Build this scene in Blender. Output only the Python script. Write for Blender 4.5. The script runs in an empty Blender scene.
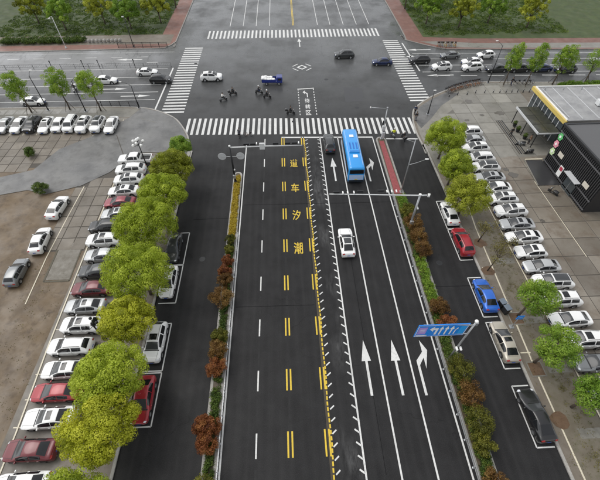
import bpy, bmesh, math, random
import numpy as np
from mathutils import Vector, Matrix
R = math.radians
random.seed(7)
SC = bpy.context.scene
COL = SC.collection

# ---------------------------------------------------------------- camera, sky, sun, exposure
cam_d = bpy.data.cameras.new('camera'); cam = bpy.data.objects.new('camera', cam_d); COL.objects.link(cam)
cam_d.sensor_width = 36; cam_d.lens = 369 / 600 * 36; cam_d.clip_start = .5; cam_d.clip_end = 6000
cam.location = (0, 0, 38.5)
cam.rotation_euler = (R(90 - 49.628), 0, R(-2.553))
SC.camera = cam
SUN_EL, SUN_AZ = 58, -62          # azimuth measured from +Y towards +X
w = bpy.data.worlds.new('World'); SC.world = w; w.use_nodes = True
nt = w.node_tree; bg = nt.nodes['Background']
sky = nt.nodes.new('ShaderNodeTexSky'); sky.sky_type = 'NISHITA'; sky.sun_disc = False
sky.sun_elevation = R(SUN_EL); sky.sun_rotation = R(SUN_AZ); sky.dust_density = 1.2; sky.air_density = 1; sky.ozone_density = 1
hs = nt.nodes.new('ShaderNodeHueSaturation'); hs.inputs['Saturation'].default_value = .12   # overcast: grey, not blue
nt.links.new(sky.outputs[0], hs.inputs['Color']); nt.links.new(hs.outputs[0], bg.inputs[0])
bg.inputs[1].default_value = .15
sl = bpy.data.lights.new('sun', 'SUN'); so = bpy.data.objects.new('sun', sl); COL.objects.link(so)
sl.energy = .8; sl.angle = R(40); sl.color = (1, .96, .9)
az, el = R(SUN_AZ), R(SUN_EL)
sd = Vector((math.sin(az) * math.cos(el), math.cos(az) * math.cos(el), math.sin(el)))
so.rotation_euler = sd.to_track_quat('Z', 'Y').to_euler(); so.location = (0, 0, 120)
SC.view_settings.view_transform = 'Standard'; SC.view_settings.look = 'None'
SC.view_settings.exposure = 0.6; SC.view_settings.gamma = 1; SC.view_settings.use_curve_mapping = False
SC.render.engine = 'CYCLES'; SC.cycles.use_denoising = True; SC.cycles.max_bounces = 6

# ---------------------------------------------------------------- materials
MATS = {}
class NB:
    def __init__(s, name):
        s.m = bpy.data.materials.new(name); s.m.use_nodes = True; s.t = s.m.node_tree
        s.b = s.t.nodes['Principled BSDF']; s.out = s.t.nodes['Material Output']
    def n(s, typ, **kw):
        nd = s.t.nodes.new('ShaderNode' + typ)
        for k, v in kw.items():
            if k in nd.inputs: nd.inputs[k].default_value = v
            else: setattr(nd, k, v)
        return nd
    def l(s, a, b): s.t.links.new(a, b)
    def coords(s, kind='Object'):
        return s.n('TexCoord').outputs[kind]
    def worldpos(s): return s.n('NewGeometry').outputs['Position']
    def noise(s, scale, detail=4, rough=.6, vec=None, stretch=None):
        nd = s.n('TexNoise'); nd.inputs['Scale'].default_value = scale; nd.inputs['Detail'].default_value = detail; nd.inputs['Roughness'].default_value = rough
        v = vec or s.worldpos()
        if stretch:
            mp = s.n('Mapping'); mp.inputs['Scale'].default_value = stretch; s.l(v, mp.inputs[0]); v = mp.outputs[0]
        s.l(v, nd.inputs['Vector']); return nd.outputs['Fac']
    def ramp(s, fac, stops):
        r = s.n('ValToRGB'); e = r.color_ramp.elements
        while len(e) < len(stops): e.new(.5)
        for i, (p, c) in enumerate(stops):
            e[i].position = p; e[i].color = (*c, 1) if not isinstance(c, (int, float)) else (c, c, c, 1)
        s.l(fac, r.inputs[0]); return r.outputs[0]
    def mix(s, fac, a, b, mode='MIX'):
        m = s.n('Mix'); m.data_type = 'RGBA'; m.blend_type = mode
        for sock, v in ((m.inputs[0], fac), (m.inputs[6], a), (m.inputs[7], b)):
            if hasattr(v, 'is_linked') or hasattr(v, 'links'): s.l(v, sock)
            elif isinstance(v, (int, float)): sock.default_value = v if sock.type == 'VALUE' else (v, v, v, 1)
            else: sock.default_value = (*v, 1)
        return m.outputs[2]
    def math(s, op, a, b=0, c=None):
        m = s.n('Math', operation=op)
        for i, v in enumerate((a, b, c)):
            if v is None: continue
            if hasattr(v, 'links'): s.l(v, m.inputs[i])
            else: m.inputs[i].default_value = v
        return m.outputs[0]
    def bump(s, h, strength=.3, dist=.02):
        b = s.n('Bump'); b.inputs['Strength'].default_value = strength; b.inputs['Distance'].default_value = dist
        s.l(h, b.inputs['Height']); s.l(b.outputs[0], s.b.inputs['Normal'])
    def sep(s, v=None):
        x = s.n('SeparateXYZ'); s.l(v or s.worldpos(), x.inputs[0]); return x.outputs
    def rnd(s): return s.n('ObjectInfo').outputs['Random']
    def set(s, **kw):
        for k, v in kw.items():
            k = {'base': 'Base Color', 'rough': 'Roughness', 'metal': 'Metallic', 'spec': 'Specular IOR Level', 'coat': 'Coat Weight', 'emis': 'Emission Color', 'emist': 'Emission Strength'}[k]
            sock = s.b.inputs[k]
            if hasattr(v, 'links'): s.l(v, sock)
            elif isinstance(v, (int, float)): sock.default_value = v
            else: sock.default_value = (*v, 1)
        return s.m

def simple(name, col, rough=.6, metal=0, coat=0, spec=.5, vary=.12, scale=3.):
    if name in MATS: return MATS[name]
    b = NB(name)
    n = b.noise(scale, 5, .65, b.coords())
    c = b.mix(n, [x * (1 - vary) for x in col], [min(1, x * (1 + vary)) for x in col])
    b.set(base=c, rough=rough, metal=metal, coat=coat, spec=spec)
    MATS[name] = b.m
    return b.m

def asphalt():
    b = NB('asphalt'); P = b.sep()
    big = b.noise(.06, 4, .6); mid = b.noise(.5, 5, .6); fine = b.noise(14, 3, .7)
    streak = b.noise(.9, 4, .6, None, (1, .06, 1))
    # fresh dark surfacing on the avenue, older grey surfacing in the junction and cross street
    yw = b.math('ADD', P[1], b.math('MULTIPLY', b.math('SUBTRACT', b.noise(.25, 3), .5), 2.))
    old = b.n('MapRange'); old.inputs[1].default_value = 48.; old.inputs[2].default_value = 92.
    b.l(yw, old.inputs[0])
    new_c = b.mix(streak, (.0095, .0095, .0102), (.026, .0255, .0255))
    new_c = b.mix(b.ramp(mid, [(.35, 0), (.75, .5)]), new_c, (.034, .034, .035))
    old_c = b.mix(b.ramp(big, [(.3, 0), (.7, 1)]), (.052, .054, .054), (.095, .098, .097))
    old_c = b.mix(b.ramp(mid, [(.4, 0), (.8, .55)]), old_c, (.042, .043, .044))
    # paler old concrete-grey lanes on the far side of the left cross street
    wst = b.math('MULTIPLY', b.ramp(b.math('ADD', b.math('MULTIPLY', P[0], -.05), -1.2), [(0, 0), (.6, 1)]), b.ramp(b.math('MULTIPLY', b.math('SUBTRACT', P[1], 80.), .1), [(0, .15), (.6, 1)]))
    old_c = b.mix(b.math('MULTIPLY', wst, .8), old_c, (.24, .24, .24))
    c = b.mix(old.outputs[0], new_c, old_c)
    c = b.mix(b.math('MULTIPLY', b.ramp(fine, [(.45, 0), (.8, 1)]), .32), c, (.075, .075, .075))
    # tyre-scrubbed pale patch in the closed tidal lane
    px = b.math('ABSOLUTE', b.math('SUBTRACT', P[0], 4.9)); sx = b.ramp(b.math('MULTIPLY', px, .7), [(.15, 1), (.95, 0)])
    sy = b.math('MULTIPLY', b.ramp(b.math('MULTIPLY', P[1], .0125), [(.05, 1), (.62, 1), (.68, 0)]), b.ramp(b.noise(.13, 3, .5, None, (1.4, 1, 1)), [(.44, 0), (.64, 1)]))
    scr = b.math('MULTIPLY', b.math('MULTIPLY', sx, sy), b.ramp(b.noise(2.2, 5, .7, None, (1, .22, 1)), [(.38, 0), (.72, 1)]))
    c = b.mix(b.math('MULTIPLY', scr, .65), c, (.2, .2, .2))
    # wheel paths polished along the lanes, hairline cracks, small repair patches
    wv = b.n('TexWave'); wv.bands_direction = 'X'; wv.inputs['Scale'].default_value = .31; wv.inputs['Distortion'].default_value = 3.5; wv.inputs['Detail'].default_value = 2; wv.inputs['Detail Scale'].default_value = .15
    b.l(b.worldpos(), wv.inputs['Vector'])
    trk_ = b.math('MULTIPLY', b.math('MULTIPLY', wv.outputs['Fac'], b.math('SUBTRACT', 1, old.outputs[0])), b.ramp(b.noise(1.6, 4, .65, None, (1, .035, 1)), [(.35, 0), (.7, 1)]))
    c = b.mix(b.math('MULTIPLY', trk_, .22), c, (.055, .054, .054))
    vo = b.n('TexVoronoi'); vo.feature = 'DISTANCE_TO_EDGE'; vo.inputs['Scale'].default_value = .16
    wp = b.n('Mix'); wp.data_type = 'VECTOR'; wp.inputs[0].default_value = .35
    nzv = b.n('TexNoise'); nzv.inputs['Scale'].default_value = .7; nzv.inputs['Detail'].default_value = 4; b.l(b.worldpos(), nzv.inputs['Vector'])
    ad = b.n('VectorMath', operation='MULTIPLY_ADD'); b.l(nzv.outputs['Color'], ad.inputs[0]); ad.inputs[1].default_value = (2.2, 2.2, 0); b.l(b.worldpos(), ad.inputs[2]); b.l(ad.outputs[0], vo.inputs['Vector'])
    crk = b.math('MULTIPLY', b.ramp(vo.outputs['Distance'], [(0, 1), (.008, 0)]), b.ramp(b.noise(.08, 3), [(.48, 0), (.6, 1)]))
    c = b.mix(b.math('MULTIPLY', crk, .55), c, (.012, .012, .012))
    spot = b.ramp(b.noise(.9, 2, .4), [(.68, 0), (.73, 1)])
    c = b.mix(b.math('MULTIPLY', spot, .35), c, (.02, .02, .021))
    # dark oil / tar seams in the junction
    seam = b.ramp(b.math('ABSOLUTE', b.math('SUBTRACT', b.noise(.09, 2, .4, None, (3.5, .8, 1)), .5)), [(0, 1), (.012, 0)])
    c = b.mix(b.math('MULTIPLY', b.math('MULTIPLY', seam, old.outputs[0]), .45), c, (.035, .035, .036))
    wet = b.ramp(b.noise(.16, 4, .62), [(.35, .14), (.65, .5)])
    rough = b.math('ADD', b.math('MULTIPLY', b.math('SUBTRACT', 1, old.outputs[0]), .22), wet)
    b.bump(fine, .25, .01)
    return b.set(base=c, rough=rough, spec=b.math('ADD', .12, b.math('MULTIPLY', old.outputs[0], .42)))

def paving(name, c1, c2, scale=.35, rough=(.45, .75), stain=None, stain_amt=.6, bump=.15, perobj=.18):
    b = NB(name); K = .84; c1 = [x * K for x in c1]; c2 = [x * K for x in c2]; stain = stain and [x * K for x in stain]
    big = b.noise(scale, 5, .62); fine = b.noise(9, 4, .7)
    c = b.mix(b.ramp(big, [(.3, 0), (.7, 1)]), c1, c2)
    if stain:
        c = b.mix(b.math('MULTIPLY', b.ramp(b.noise(scale * 1.9, 6, .72), [(.5, 0), (.68, 1)]), stain_amt), c, stain)
    c = b.mix(b.math('MULTIPLY', fine, .35), c, [x * .55 for x in c1])
    v = b.math('ADD', b.math('MULTIPLY', b.rnd(), 2 * perobj), 1 - perobj)
    c = b.mix(1., c, v, 'MULTIPLY')
    r = b.ramp(b.noise(scale * .8, 4), [(.35, rough[0]), (.65, rough[1])])
    b.bump(fine, bump, .01)
    return b.set(base=c, rough=r)

def paint_mark(name, col, wear=.45):
    b = NB(name)
    n = b.noise(3.2, 6, .75); f = b.noise(22, 3, .7)
    m = b.math('MAXIMUM', b.ramp(b.math('ADD', b.math('MULTIPLY', n, .6), b.math('MULTIPLY', f, .4)), [(.34, 1), (.5, 0)]), b.math('MULTIPLY', b.ramp(b.noise(.22, 4, .65), [(.46, 0), (.66, 1)]), b.ramp(f, [(.35, 1), (.6, .15)])))
    c = b.mix(b.math('MULTIPLY', m, wear), col, [min(.06, x * .4) for x in col])
    c = b.mix(b.math('MULTIPLY', b.noise(.4, 3), .3), c, [x * .7 for x in col])
    return b.set(base=c, rough=.5)

def car_paint(name, col, metal=0.):
    if name in MATS: return MATS[name]
    b = NB(name)
    n = b.noise(.8, 4, .6, b.coords()); P = b.sep(b.coords())
    c = b.mix(b.math('MULTIPLY', n, .25), col, [x * .8 for x in col])
    dirt = b.math('MULTIPLY', b.ramp(P[2], [(.25, 1), (.6, 0)]), .35)      # road film on the sills
    c = b.mix(dirt, c, (.13, .12, .1))
    MATS[name] = b.set(base=c, rough=.32, metal=metal, coat=.6)
    b.b.inputs['Coat Roughness'].default_value = .08
    return b.m

def leaf(name, c_dark, c_mid, c_light, trans=.3):
    b = NB(name)
    a = b.n('Attribute'); a.attribute_name = 'tint'
    t = b.math('ADD', a.outputs['Fac'], b.math('MULTIPLY', b.math('SUBTRACT', b.rnd(), .5), .25))
    c = b.ramp(t, [(.1, c_dark), (.5, c_mid), (.92, c_light)])
    b.set(base=c, rough=.55, spec=.3)
    tr = b.n('BsdfTranslucent'); b.l(c, tr.inputs[0])
    mx = b.n('MixShader'); mx.inputs[0].default_value = trans
    b.l(b.b.outputs[0], mx.inputs[1]); b.l(tr.outputs[0], mx.inputs[2]); b.l(mx.outputs[0], b.out.inputs['Surface'])
    return b.m

M_ASPH = asphalt()
M_GROUND = paving('far_ground', (.2, .19, .17), (.27, .26, .24), .1)
M_WALK = paving('sidewalk_paving', (.155, .13, .10), (.23, .2, .16), .5, stain=(.13, .1, .07), stain_amt=.5)
M_PLAZA = paving('plaza_base', (.2, .19, .16), (.31, .295, .255), .3, stain=(.13, .122, .1), stain_amt=.7)
M_SLABR = paving('lot_slab_beige', (.185, .158, .123), (.295, .265, .22), .2, rough=(.22, .55), stain=(.13, .088, .055), stain_amt=.65)
M_SLABP = paving('plaza_slab_pale', (.25, .237, .205), (.35, .335, .295), .22, rough=(.25, .6), stain=(.175, .165, .14), stain_amt=.6)
M_SLABL = paving('lot_slab_brown', (.17, .145, .112), (.255, .222, .178), .3, rough=(.4, .7), stain=(.13, .105, .075))
M_JOINT = simple('joint_dark', (.075, .066, .055), .8)
M_JOINTP = simple('joint_grey', (.13, .122, .105), .7)
M_EARTH = paving('brown_earth_paving', (.15, .104, .058), (.27, .195, .118), .4, rough=(.45, .8), stain=(.085, .052, .028), stain_amt=.8)
M_STRIP = paving('grassy_strip', (.17, .142, .10), (.25, .22, .165), .8, stain=(.13, .125, .06), stain_amt=.75)
M_DRIVE = paving('drive_asphalt', (.09, .09, .088), (.215, .212, .203), .22, rough=(.15, .6), stain=(.075, .074, .07), stain_amt=.85, bump=.3)
M_BRICKRED = paving('red_brick_paving', (.22, .105, .08), (.30, .15, .115), .5, stain=(.16, .1, .08))
M_KERB = paving('kerb_stone', (.33, .32, .29), (.44, .42, .39), 1.2, stain=(.2, .19, .17))
M_WHITE = paint_mark('white_paint', (.70, .70, .68), .6)
M_WHITEOLD = paint_mark('white_paint_worn', (.62, .62, .6), .8)
M_YELLOW = paint_mark('yellow_paint', (.72, .50, .035), .5)
M_CREAM = paint_mark('cream_paint', (.68, .62, .48), .5)
M_RUST = paint_mark('rust_stain', (.05, .037, .018), 1.)
M_BEDRED = paving('red_bed', (.26, .05, .055), (.36, .085, .085), 2.5, stain=(.15, .03, .035), stain_amt=.7)
M_SOIL = paving('soil', (.10, .075, .045), (.16, .12, .07), 1.5)
M_STEEL = simple('galvanised_steel', (.42, .43, .44), .4, .6)
M_PALEMETAL = simple('pale_painted_metal', (.62, .63, .63), .45)
M_DARKMETAL = simple('dark_metal', (.025, .026, .028), .45, .3)
M_GREYPLATE = simple('grey_sign_back', (.52, .53, .54), .5)
M_WHITEPL = simple('white_plastic', (.82, .82, .8), .4)
M_GLOBE = simple('white_globe', (.86, .86, .84), .25)
M_GLASS = simple('car_glass', (.012, .013, .015), .06, spec=.6)
M_GLASSG = simple('car_glass_grey', (.05, .053, .056), .12, spec=.5)
M_TYRE = simple('tyre_rubber', (.016, .016, .017), .75)
M_RIM = simple('alloy_rim', (.55, .56, .57), .3, .8)
M_BLACKPL = simple('black_plastic', (.02, .02, .021), .5)
M_LAMPW = simple('headlamp', (.7, .72, .75), .12, 0, .8)
M_LAMPR = simple('tail_lamp', (.35, .015, .015), .2, 0, .6)
M_PLATE = simple('number_plate', (.04, .1, .4), .4)
M_BARK = simple('bark', (.075, .058, .042), .85, vary=.4, scale=6)
M_BARKPALE = simple('pale_bark', (.2, .17, .13), .8, vary=.3, scale=6)
M_BLUE = simple('sign_blue', (.012, .24, .80), .35)
M_SKIN = simple('skin', (.42, .27, .19), .55)
M_HAIR = simple('dark_hair', (.015, .012, .01), .6)
M_LF = leaf('leaf_yellow_green', (.17, .23, .02), (.38, .47, .04), (.60, .68, .09), .42)
M_LFY = leaf('leaf_yellow', (.22, .25, .02), (.50, .53, .04), (.74, .73, .09), .42)
M_LFG = leaf('leaf_green', (.08, .16, .02), (.19, .32, .035), (.36, .49, .07), .45)
M_LFF = leaf('leaf_fresh', (.10, .20, .02), (.27, .40, .045), (.44, .55, .09), .45)
M_LFO = leaf('leaf_olive', (.13, .15, .016), (.31, .35, .03), (.50, .53, .07), .42)
M_LFS = leaf('leaf_shrub_olive', (.05, .055, .01), (.14, .145, .018), (.26, .245, .035), .25)
M_LFB = leaf('leaf_bronze', (.07, .035, .012), (.19, .10, .028), (.30, .19, .055))
M_LFR = leaf('leaf_red', (.08, .025, .012), (.25, .085, .028), (.38, .17, .055))
M_LFH = leaf('leaf_hedge', (.03, .06, .012), (.085, .14, .022), (.17, .23, .04))
M_LFGOLD = leaf('leaf_gold', (.30, .21, .02), (.52, .39, .04), (.66, .55, .09), .35)
M_LFDRY = leaf('leaf_sparse', (.08, .075, .02), (.17, .15, .045), (.27, .24, .08))

# ---------------------------------------------------------------- mesh helpers
def me_from(name, v, f, smooth=False):
    m = bpy.data.meshes.new(name); m.from_pydata([tuple(p) for p in v], [], f)
    m.materials.append(None)
    if smooth: m.polygons.foreach_set('use_smooth', [True] * len(m.polygons))
    m.update(); return m
def link(name, data, mat=None, parent=None, loc=(0, 0, 0), rot=(0, 0, 0), scale=None):
    o = bpy.data.objects.new(name, data); COL.objects.link(o)
    o.location = loc; o.rotation_euler = rot
    if scale: o.scale = scale
    if parent: o.parent = parent
    if mat and data:
        if not data.materials: data.materials.append(None)
        o.material_slots[0].link = 'OBJECT'; o.material_slots[0].material = mat
    return o
def tag(o, label, cat, group=None):
    o['label'] = label; o['category'] = cat
    if group: o['group'] = group
    return o
def thing(name, label, cat, loc=(0, 0, 0), rz=0, group=None):
    o = bpy.data.objects.new(name, None); COL.objects.link(o); o.empty_display_size = .2
    o.location = loc; o.rotation_euler = (0, 0, rz)
    return tag(o, label, cat, group)
def struct(o): o['kind'] = 'structure'; return o

class MB:
    def __init__(s): s.v = []; s.f = []
    def add(s, v, f):
        k = len(s.v); s.v += [tuple(p) for p in v]; s.f += [tuple(i + k for i in q) for q in f]; return s
    def box(s, c, d, rz=0, taper=1.):
        x, y, z = d[0] / 2, d[1] / 2, d[2] / 2; v = []
        for sz in (-1, 1):
            t = taper if sz > 0 else 1
            for sx, sy in ((-1, -1), (1, -1), (1, 1), (-1, 1)):
                px, py = sx * x * t, sy * y * t
                v.append((c[0] + px * math.cos(rz) - py * math.sin(rz), c[1] + px * math.sin(rz) + py * math.cos(rz), c[2] + sz * z))
        return s.add(v, [(3, 2, 1, 0), (4, 5, 6, 7), (0, 1, 5, 4), (1, 2, 6, 5), (2, 3, 7, 6), (3, 0, 4, 7)])
    def bbox(s, c, d, b=.03):
        x, y, z = d[0] / 2, d[1] / 2, d[2] / 2; v = []; f = []
        rings = [(-z, b), (-z + b, 0), (z - b, 0), (z, b)]
        for zz, i in rings:
            X, Y = x - i, y - i; k = b if not i else b * .4
            for px, py in ((-X + k, -Y), (X - k, -Y), (X, -Y + k), (X, Y - k), (X - k, Y), (-X + k, Y), (-X, Y - k), (-X, -Y + k)):
                v.append((c[0] + px, c[1] + py, c[2] + zz))
        for r in range(3):
            for i in range(8): f.append((r * 8 + i, r * 8 + (i + 1) % 8, r * 8 + 8 + (i + 1) % 8, r * 8 + 8 + i))
        f.append(tuple(range(7, -1, -1))); f.append(tuple(range(24, 32)))
        return s.add(v, f)
    def tube(s, pts, r, n=8, r2=None):
        pts = [Vector(p) for p in pts]; N = len(pts); r2 = r if r2 is None else r2; v = []; f = []
        for i, p in enumerate(pts):
            d = (pts[min(i + 1, N - 1)] - pts[max(i - 1, 0)]).normalized()
            a = d.orthogonal().normalized() if abs(d.z) < .99 else Vector((1, 0, 0)); b = d.cross(a).normalized(); a = b.cross(d)
            rr = r + (r2 - r) * i / (N - 1)
            for k in range(n):
                t = 2 * math.pi * k / n; v.append(p + a * rr * math.cos(t) + b * rr * math.sin(t))
        for i in range(N - 1):
            for k in range(n): f.append((i * n + k, i * n + (k + 1) % n, (i + 1) * n + (k + 1) % n, (i + 1) * n + k))
        f.append(tuple(range(n - 1, -1, -1))); f.append(tuple(range((N - 1) * n, N * n)))
        return s.add(v, f)
    def lathe(s, prof, c=(0, 0, 0), n=12, axis='Z'):
        v = []; f = []; m = len(prof)
        for k in range(n):
            t = 2 * math.pi * k / n
            for r, z in prof:
                p = (r * math.cos(t), r * math.sin(t), z)
                if axis == 'X': p = (p[2], p[0], p[1])
                if axis == 'Y': p = (p[1], p[2], p[0])
                v.append((c[0] + p[0], c[1] + p[1], c[2] + p[2]))
        for k in range(n):
            for i in range(m - 1):
                f.append((k * m + i, ((k + 1) % n) * m + i, ((k + 1) % n) * m + i + 1, k * m + i + 1))
        return s.add(v, f)
    def ball(s, c, r, n=10, sq=1.):
        return s.lathe([(max(1e-4, r * math.sin(math.pi * i / 6)), -r * sq * math.cos(math.pi * i / 6)) for i in range(7)], c, n)
    def poly(s, pts, z): return s.add([(p[0], p[1], z) for p in pts], [tuple(range(len(pts)))])
    def mesh(s, name, smooth=False): return me_from(name, s.v, s.f, smooth)
    def obj(s, name, mat, parent=None, loc=(0, 0, 0), rot=(0, 0, 0), smooth=False):
        return link(name, s.mesh(name, smooth), mat, parent, loc, rot)

def sheet(name, pts, z, mat, parent=None):
    return MB().poly(pts, z).obj(name, mat, parent)
def block(name, pts, z, mat, kerb=True, kz=.012, kw=.26, ktint=None):
    """raised paved block with its own sides; a kerb runs along its outline"""
    n = len(pts); b = MB()
    b.add([(p[0], p[1], z) for p in pts] + [(p[0], p[1], -.04) for p in pts], [tuple(range(n))] + [(i, i + n, (i + 1) % n + n, (i + 1) % n) for i in range(n)])
    o = struct(b.obj(name, mat))
    bm = bmesh.new(); bm.from_mesh(o.data); bmesh.ops.recalc_face_normals(bm, faces=bm.faces); bmesh.ops.triangulate(bm, faces=[f for f in bm.faces if len(f.verts) > 4]); bm.to_mesh(o.data); bm.free()
    return o
def ribbon(b, line, off0, off1, z0, z1):
    """a kerb: a solid strip between two offsets to the left of a polyline"""
    P = [Vector((p[0], p[1])) for p in line]; rows = []
    for i, p in enumerate(P):
        d = (P[min(i + 1, len(P) - 1)] - P[max(0, i - 1)]).normalized(); nrm = Vector((-d.y, d.x))
        a, c = p + nrm * off0, p + nrm * off1
        rows.append([(a.x, a.y, z0), (a.x, a.y, z1), (c.x, c.y, z1), (c.x, c.y, z0)])
    v = [q for r in rows for q in r]; f = []
    for i in range(len(rows) - 1):
        for k in range(3): f.append((i * 4 + k, i * 4 + 4 + k, i * 4 + 5 + k, i * 4 + 1 + k))
    return b.add(v, f)
def smooth_line(pts, n=6):
    out = []
    for i in range(len(pts) - 1):
        p0, p1, p2, p3 = pts[max(i - 1, 0)], pts[i], pts[i + 1], pts[min(i + 2, len(pts) - 1)]
        L = math.dist(p1, p2); k = n if L < 12 else 1
        for j in range(k):
            t = j / k
            if k == 1: out.append(p1); continue
            out.append(tuple(.5 * (2 * p1[a] + (p2[a] - p0[a]) * t * 1 + (2 * p0[a] - 5 * p1[a] + 4 * p2[a] - p3[a]) * t * t + (3 * p1[a] - p0[a] - 3 * p2[a] + p3[a]) * t ** 3) for a in (0, 1)))
    out.append(pts[-1]); return out

# ---------------------------------------------------------------- ground, road, blocks
Z0 = .12
struct(sheet('ground', [(-2500, -2500), (2500, -2500), (2500, 2500), (-2500, 2500)], -.06, M_GROUND))
road = struct(sheet('road', [(-140, -40), (140, -40), (140, 190), (-140, 190)], 0, M_ASPH))

kL = smooth_line([(-16.3, -40), (-16.3, 46), (-16.5, 51), (-17.2, 57), (-18.9, 61), (-21, 64.2), (-24.3, 66.7), (-28, 68.2), (-36, 68.9), (-50, 69.2), (-139, 69.6)])
kR = smooth_line([(139, 71.5), (60, 74.6), (50, 75.2), (42.5, 75.5), (38, 74.3), (33.5, 72.2), (29.5, 69.6), (26.8, 67.2), (25, 65), (24, 61.5), (23.6, 57), (23.9, 51), (24.1, 46), (24.1, -40)])
kLF = smooth_line([(-139, 94.5), (-50, 95.4), (-31, 95.6), (-28.4, 96.6), (-27, 99), (-26.7, 104), (-26.7, 189)])
kRF = smooth_line([(31.5, 189), (31.5, 106), (30.6, 101), (30.9, 98.4), (33, 96.4), (36.3, 94), (39.5, 92.4), (48, 91.6), (139, 87.5)])
blkL = block('pavement_left', kL + [(-139, -40)], Z0, M_WALK)
blkR = block('pavement_right', kR + [(139, -40)], Z0, M_WALK)
blkLF = block('pavement_far_left', kLF + [(-139, 189)], Z0, M_BRICKRED)
blkRF = block('pavement_far_right', kRF + [(139, 189)], Z0, M_BRICKRED)
for blk, ln in ((blkL, kL), (blkR, kR), (blkLF, kLF), (blkRF, kRF)):
    ribbon(MB(), ln, -.012, .26, -.03, Z0 + .016).obj('kerb', M_KERB, blk)
# medians
def median(name, x0, x1, y1, z=.16):
    c = (x0 + x1) / 2; r = (x1 - x0) / 2
    pts = [(x1, -40)] + [(c + r * math.cos(t), y1 - r + r * 1.15 * math.sin(t)) for t in np.linspace(0, math.pi, 11)] + [(x0, -40)]
    o = block(name, pts, z, M_SOIL)
    ribbon(MB(), pts, -.01, .27, -.03, z + .03).obj('kerb', M_KERB, o)
    return o
medL = median('median_strip_left', -8.55, -7.2, 47.3)
medR = median('median_strip_right', 15.95, 17.75, 56.0)
sheet('red_bed', [(16.3, 41.2), (17.4, 41.2), (17.25, 54.9), (16.45, 54.9)], .178, M_BEDRED, medR)

# ---------------------------------------------------------------- painted markings (parts of the road)
ZM = .004
def mark(name, mat, quads, parent=road, z=ZM):
    b = MB()
    for q in quads: b.poly(q, z)
    return b.obj(name, mat, parent)
def bar(x0, y0, x1, y1, wd):
    d = Vector((x1 - x0, y1 - y0)).normalized(); n = Vector((-d.y, d.x)) * wd / 2
    return [(x0 - n.x, y0 - n.y), (x1 - n.x, y1 - n.y), (x1 + n.x, y1 + n.y), (x0 + n.x, y0 + n.y)]
YS = 56.7
for name, x, y0, y1 in (('edge_line', -6.93, -38, 55.2), ('edge_line', 15.52, -38, 56.2), ('lane_line', 6.1, -38, YS), ('lane_line', 9.25, -38, YS - .1), ('lane_line', 12.45, -38, YS - .2)):
    mark(name, M_WHITE, [bar(x, y0, x, y1, .17)])
dash_c = [55.8 - 6 * k for k in range(15)]
for yc in dash_c:
    if yc > 54: mark('lane_dash', M_WHITE, [bar(-3.72, 54.2, -3.72, 56.6, .15)])
    else: mark('lane_dash', M_WHITE, [bar(-3.72, yc - 1.05, -3.72, yc + 1.05, .15)])
    for dx in (-.2, .2):
        mark('tidal_lane_dash', M_YELLOW, [bar(-.55 + dx, yc - 1.1, -.55 + dx, yc + 1.1, .16)])
        mark('tidal_lane_dash', M_YELLOW, [bar(2.95 + dx, yc - 1.15, 2.95 + dx, yc + 1.15, .16)])
mark('rust_stain', M_RUST, [bar(3.14, -38, 3.14, 56, .38)], z=.002)
mark('divider_dots', M_YELLOW, [bar(3.28 + .05 * math.sin(y), y, 3.28 + .05 * math.sin(y), y + .36, .15) for y in np.arange(-30, 56, .52)], z=.0055)
mark('hatch_tick', M_WHITE, [bar(3.45, y, 3.86, y + .34, .13) for y in np.arange(-30, 56, 1.1)])
mark('hatch_tick', M_WHITE, [bar(6.02, y, 5.6, y + .32, .15) for y in np.arange(-30, 56, 1.1)])
# old blacked-out dashes between the lane dashes
M_GHOST = paint_mark('worn_ghost', (.028, .028, .0285), 1.); M_GHOST.node_tree.nodes['Principled BSDF'].inputs['Specular IOR Level'].default_value = .15
for x in (-3.72, -.55): mark('worn_dash', M_GHOST, [bar(x, yc - 4.3, x, yc - 1.9, .2) for yc in dash_c], z=.003)
# stop lines and crosswalks
mark('stop_line', M_WHITE, [bar(-.8, 56.95, 15.55, 56.35, .35)])
mark('stop_line', M_WHITE, [bar(17.9, 55.75, 23.5, 55.45, .3)])
def crosswalk(n, fn):
    e = link('crosswalk', None, None, road)
    for i in range(n): mark('stripe', M_WHITE, [fn(i)], e)
def cw_s(i):
    x = -18.1 + i * 1.015; y = 63.85 - .035 * (x + 18)
    return bar(x, y - 5.3, x, y, .47)
crosswalk(42, cw_s)
crosswalk(26, lambda i: bar(-24.0 + .004 * i, 66.3 + i * 1.17, -19.6, 66.3 + i * 1.17, .5))
crosswalk(26, lambda i: bar(25.3, 68.6 + i * 1.17, 29.5 - .015 * i, 68.6 + i * 1.17, .5))
crosswalk(44, lambda i: bar(-19 + i * 1.02, 101, -19 + i * 1.02, 106, .46))
mark('stop_line', M_WHITE, [bar(-25.4, 67.3, -25.0, 85.2, .3)])
mark('stop_line', M_WHITE, [bar(30.5, 81.2, 29.9, 96.4, .3)])
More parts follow.
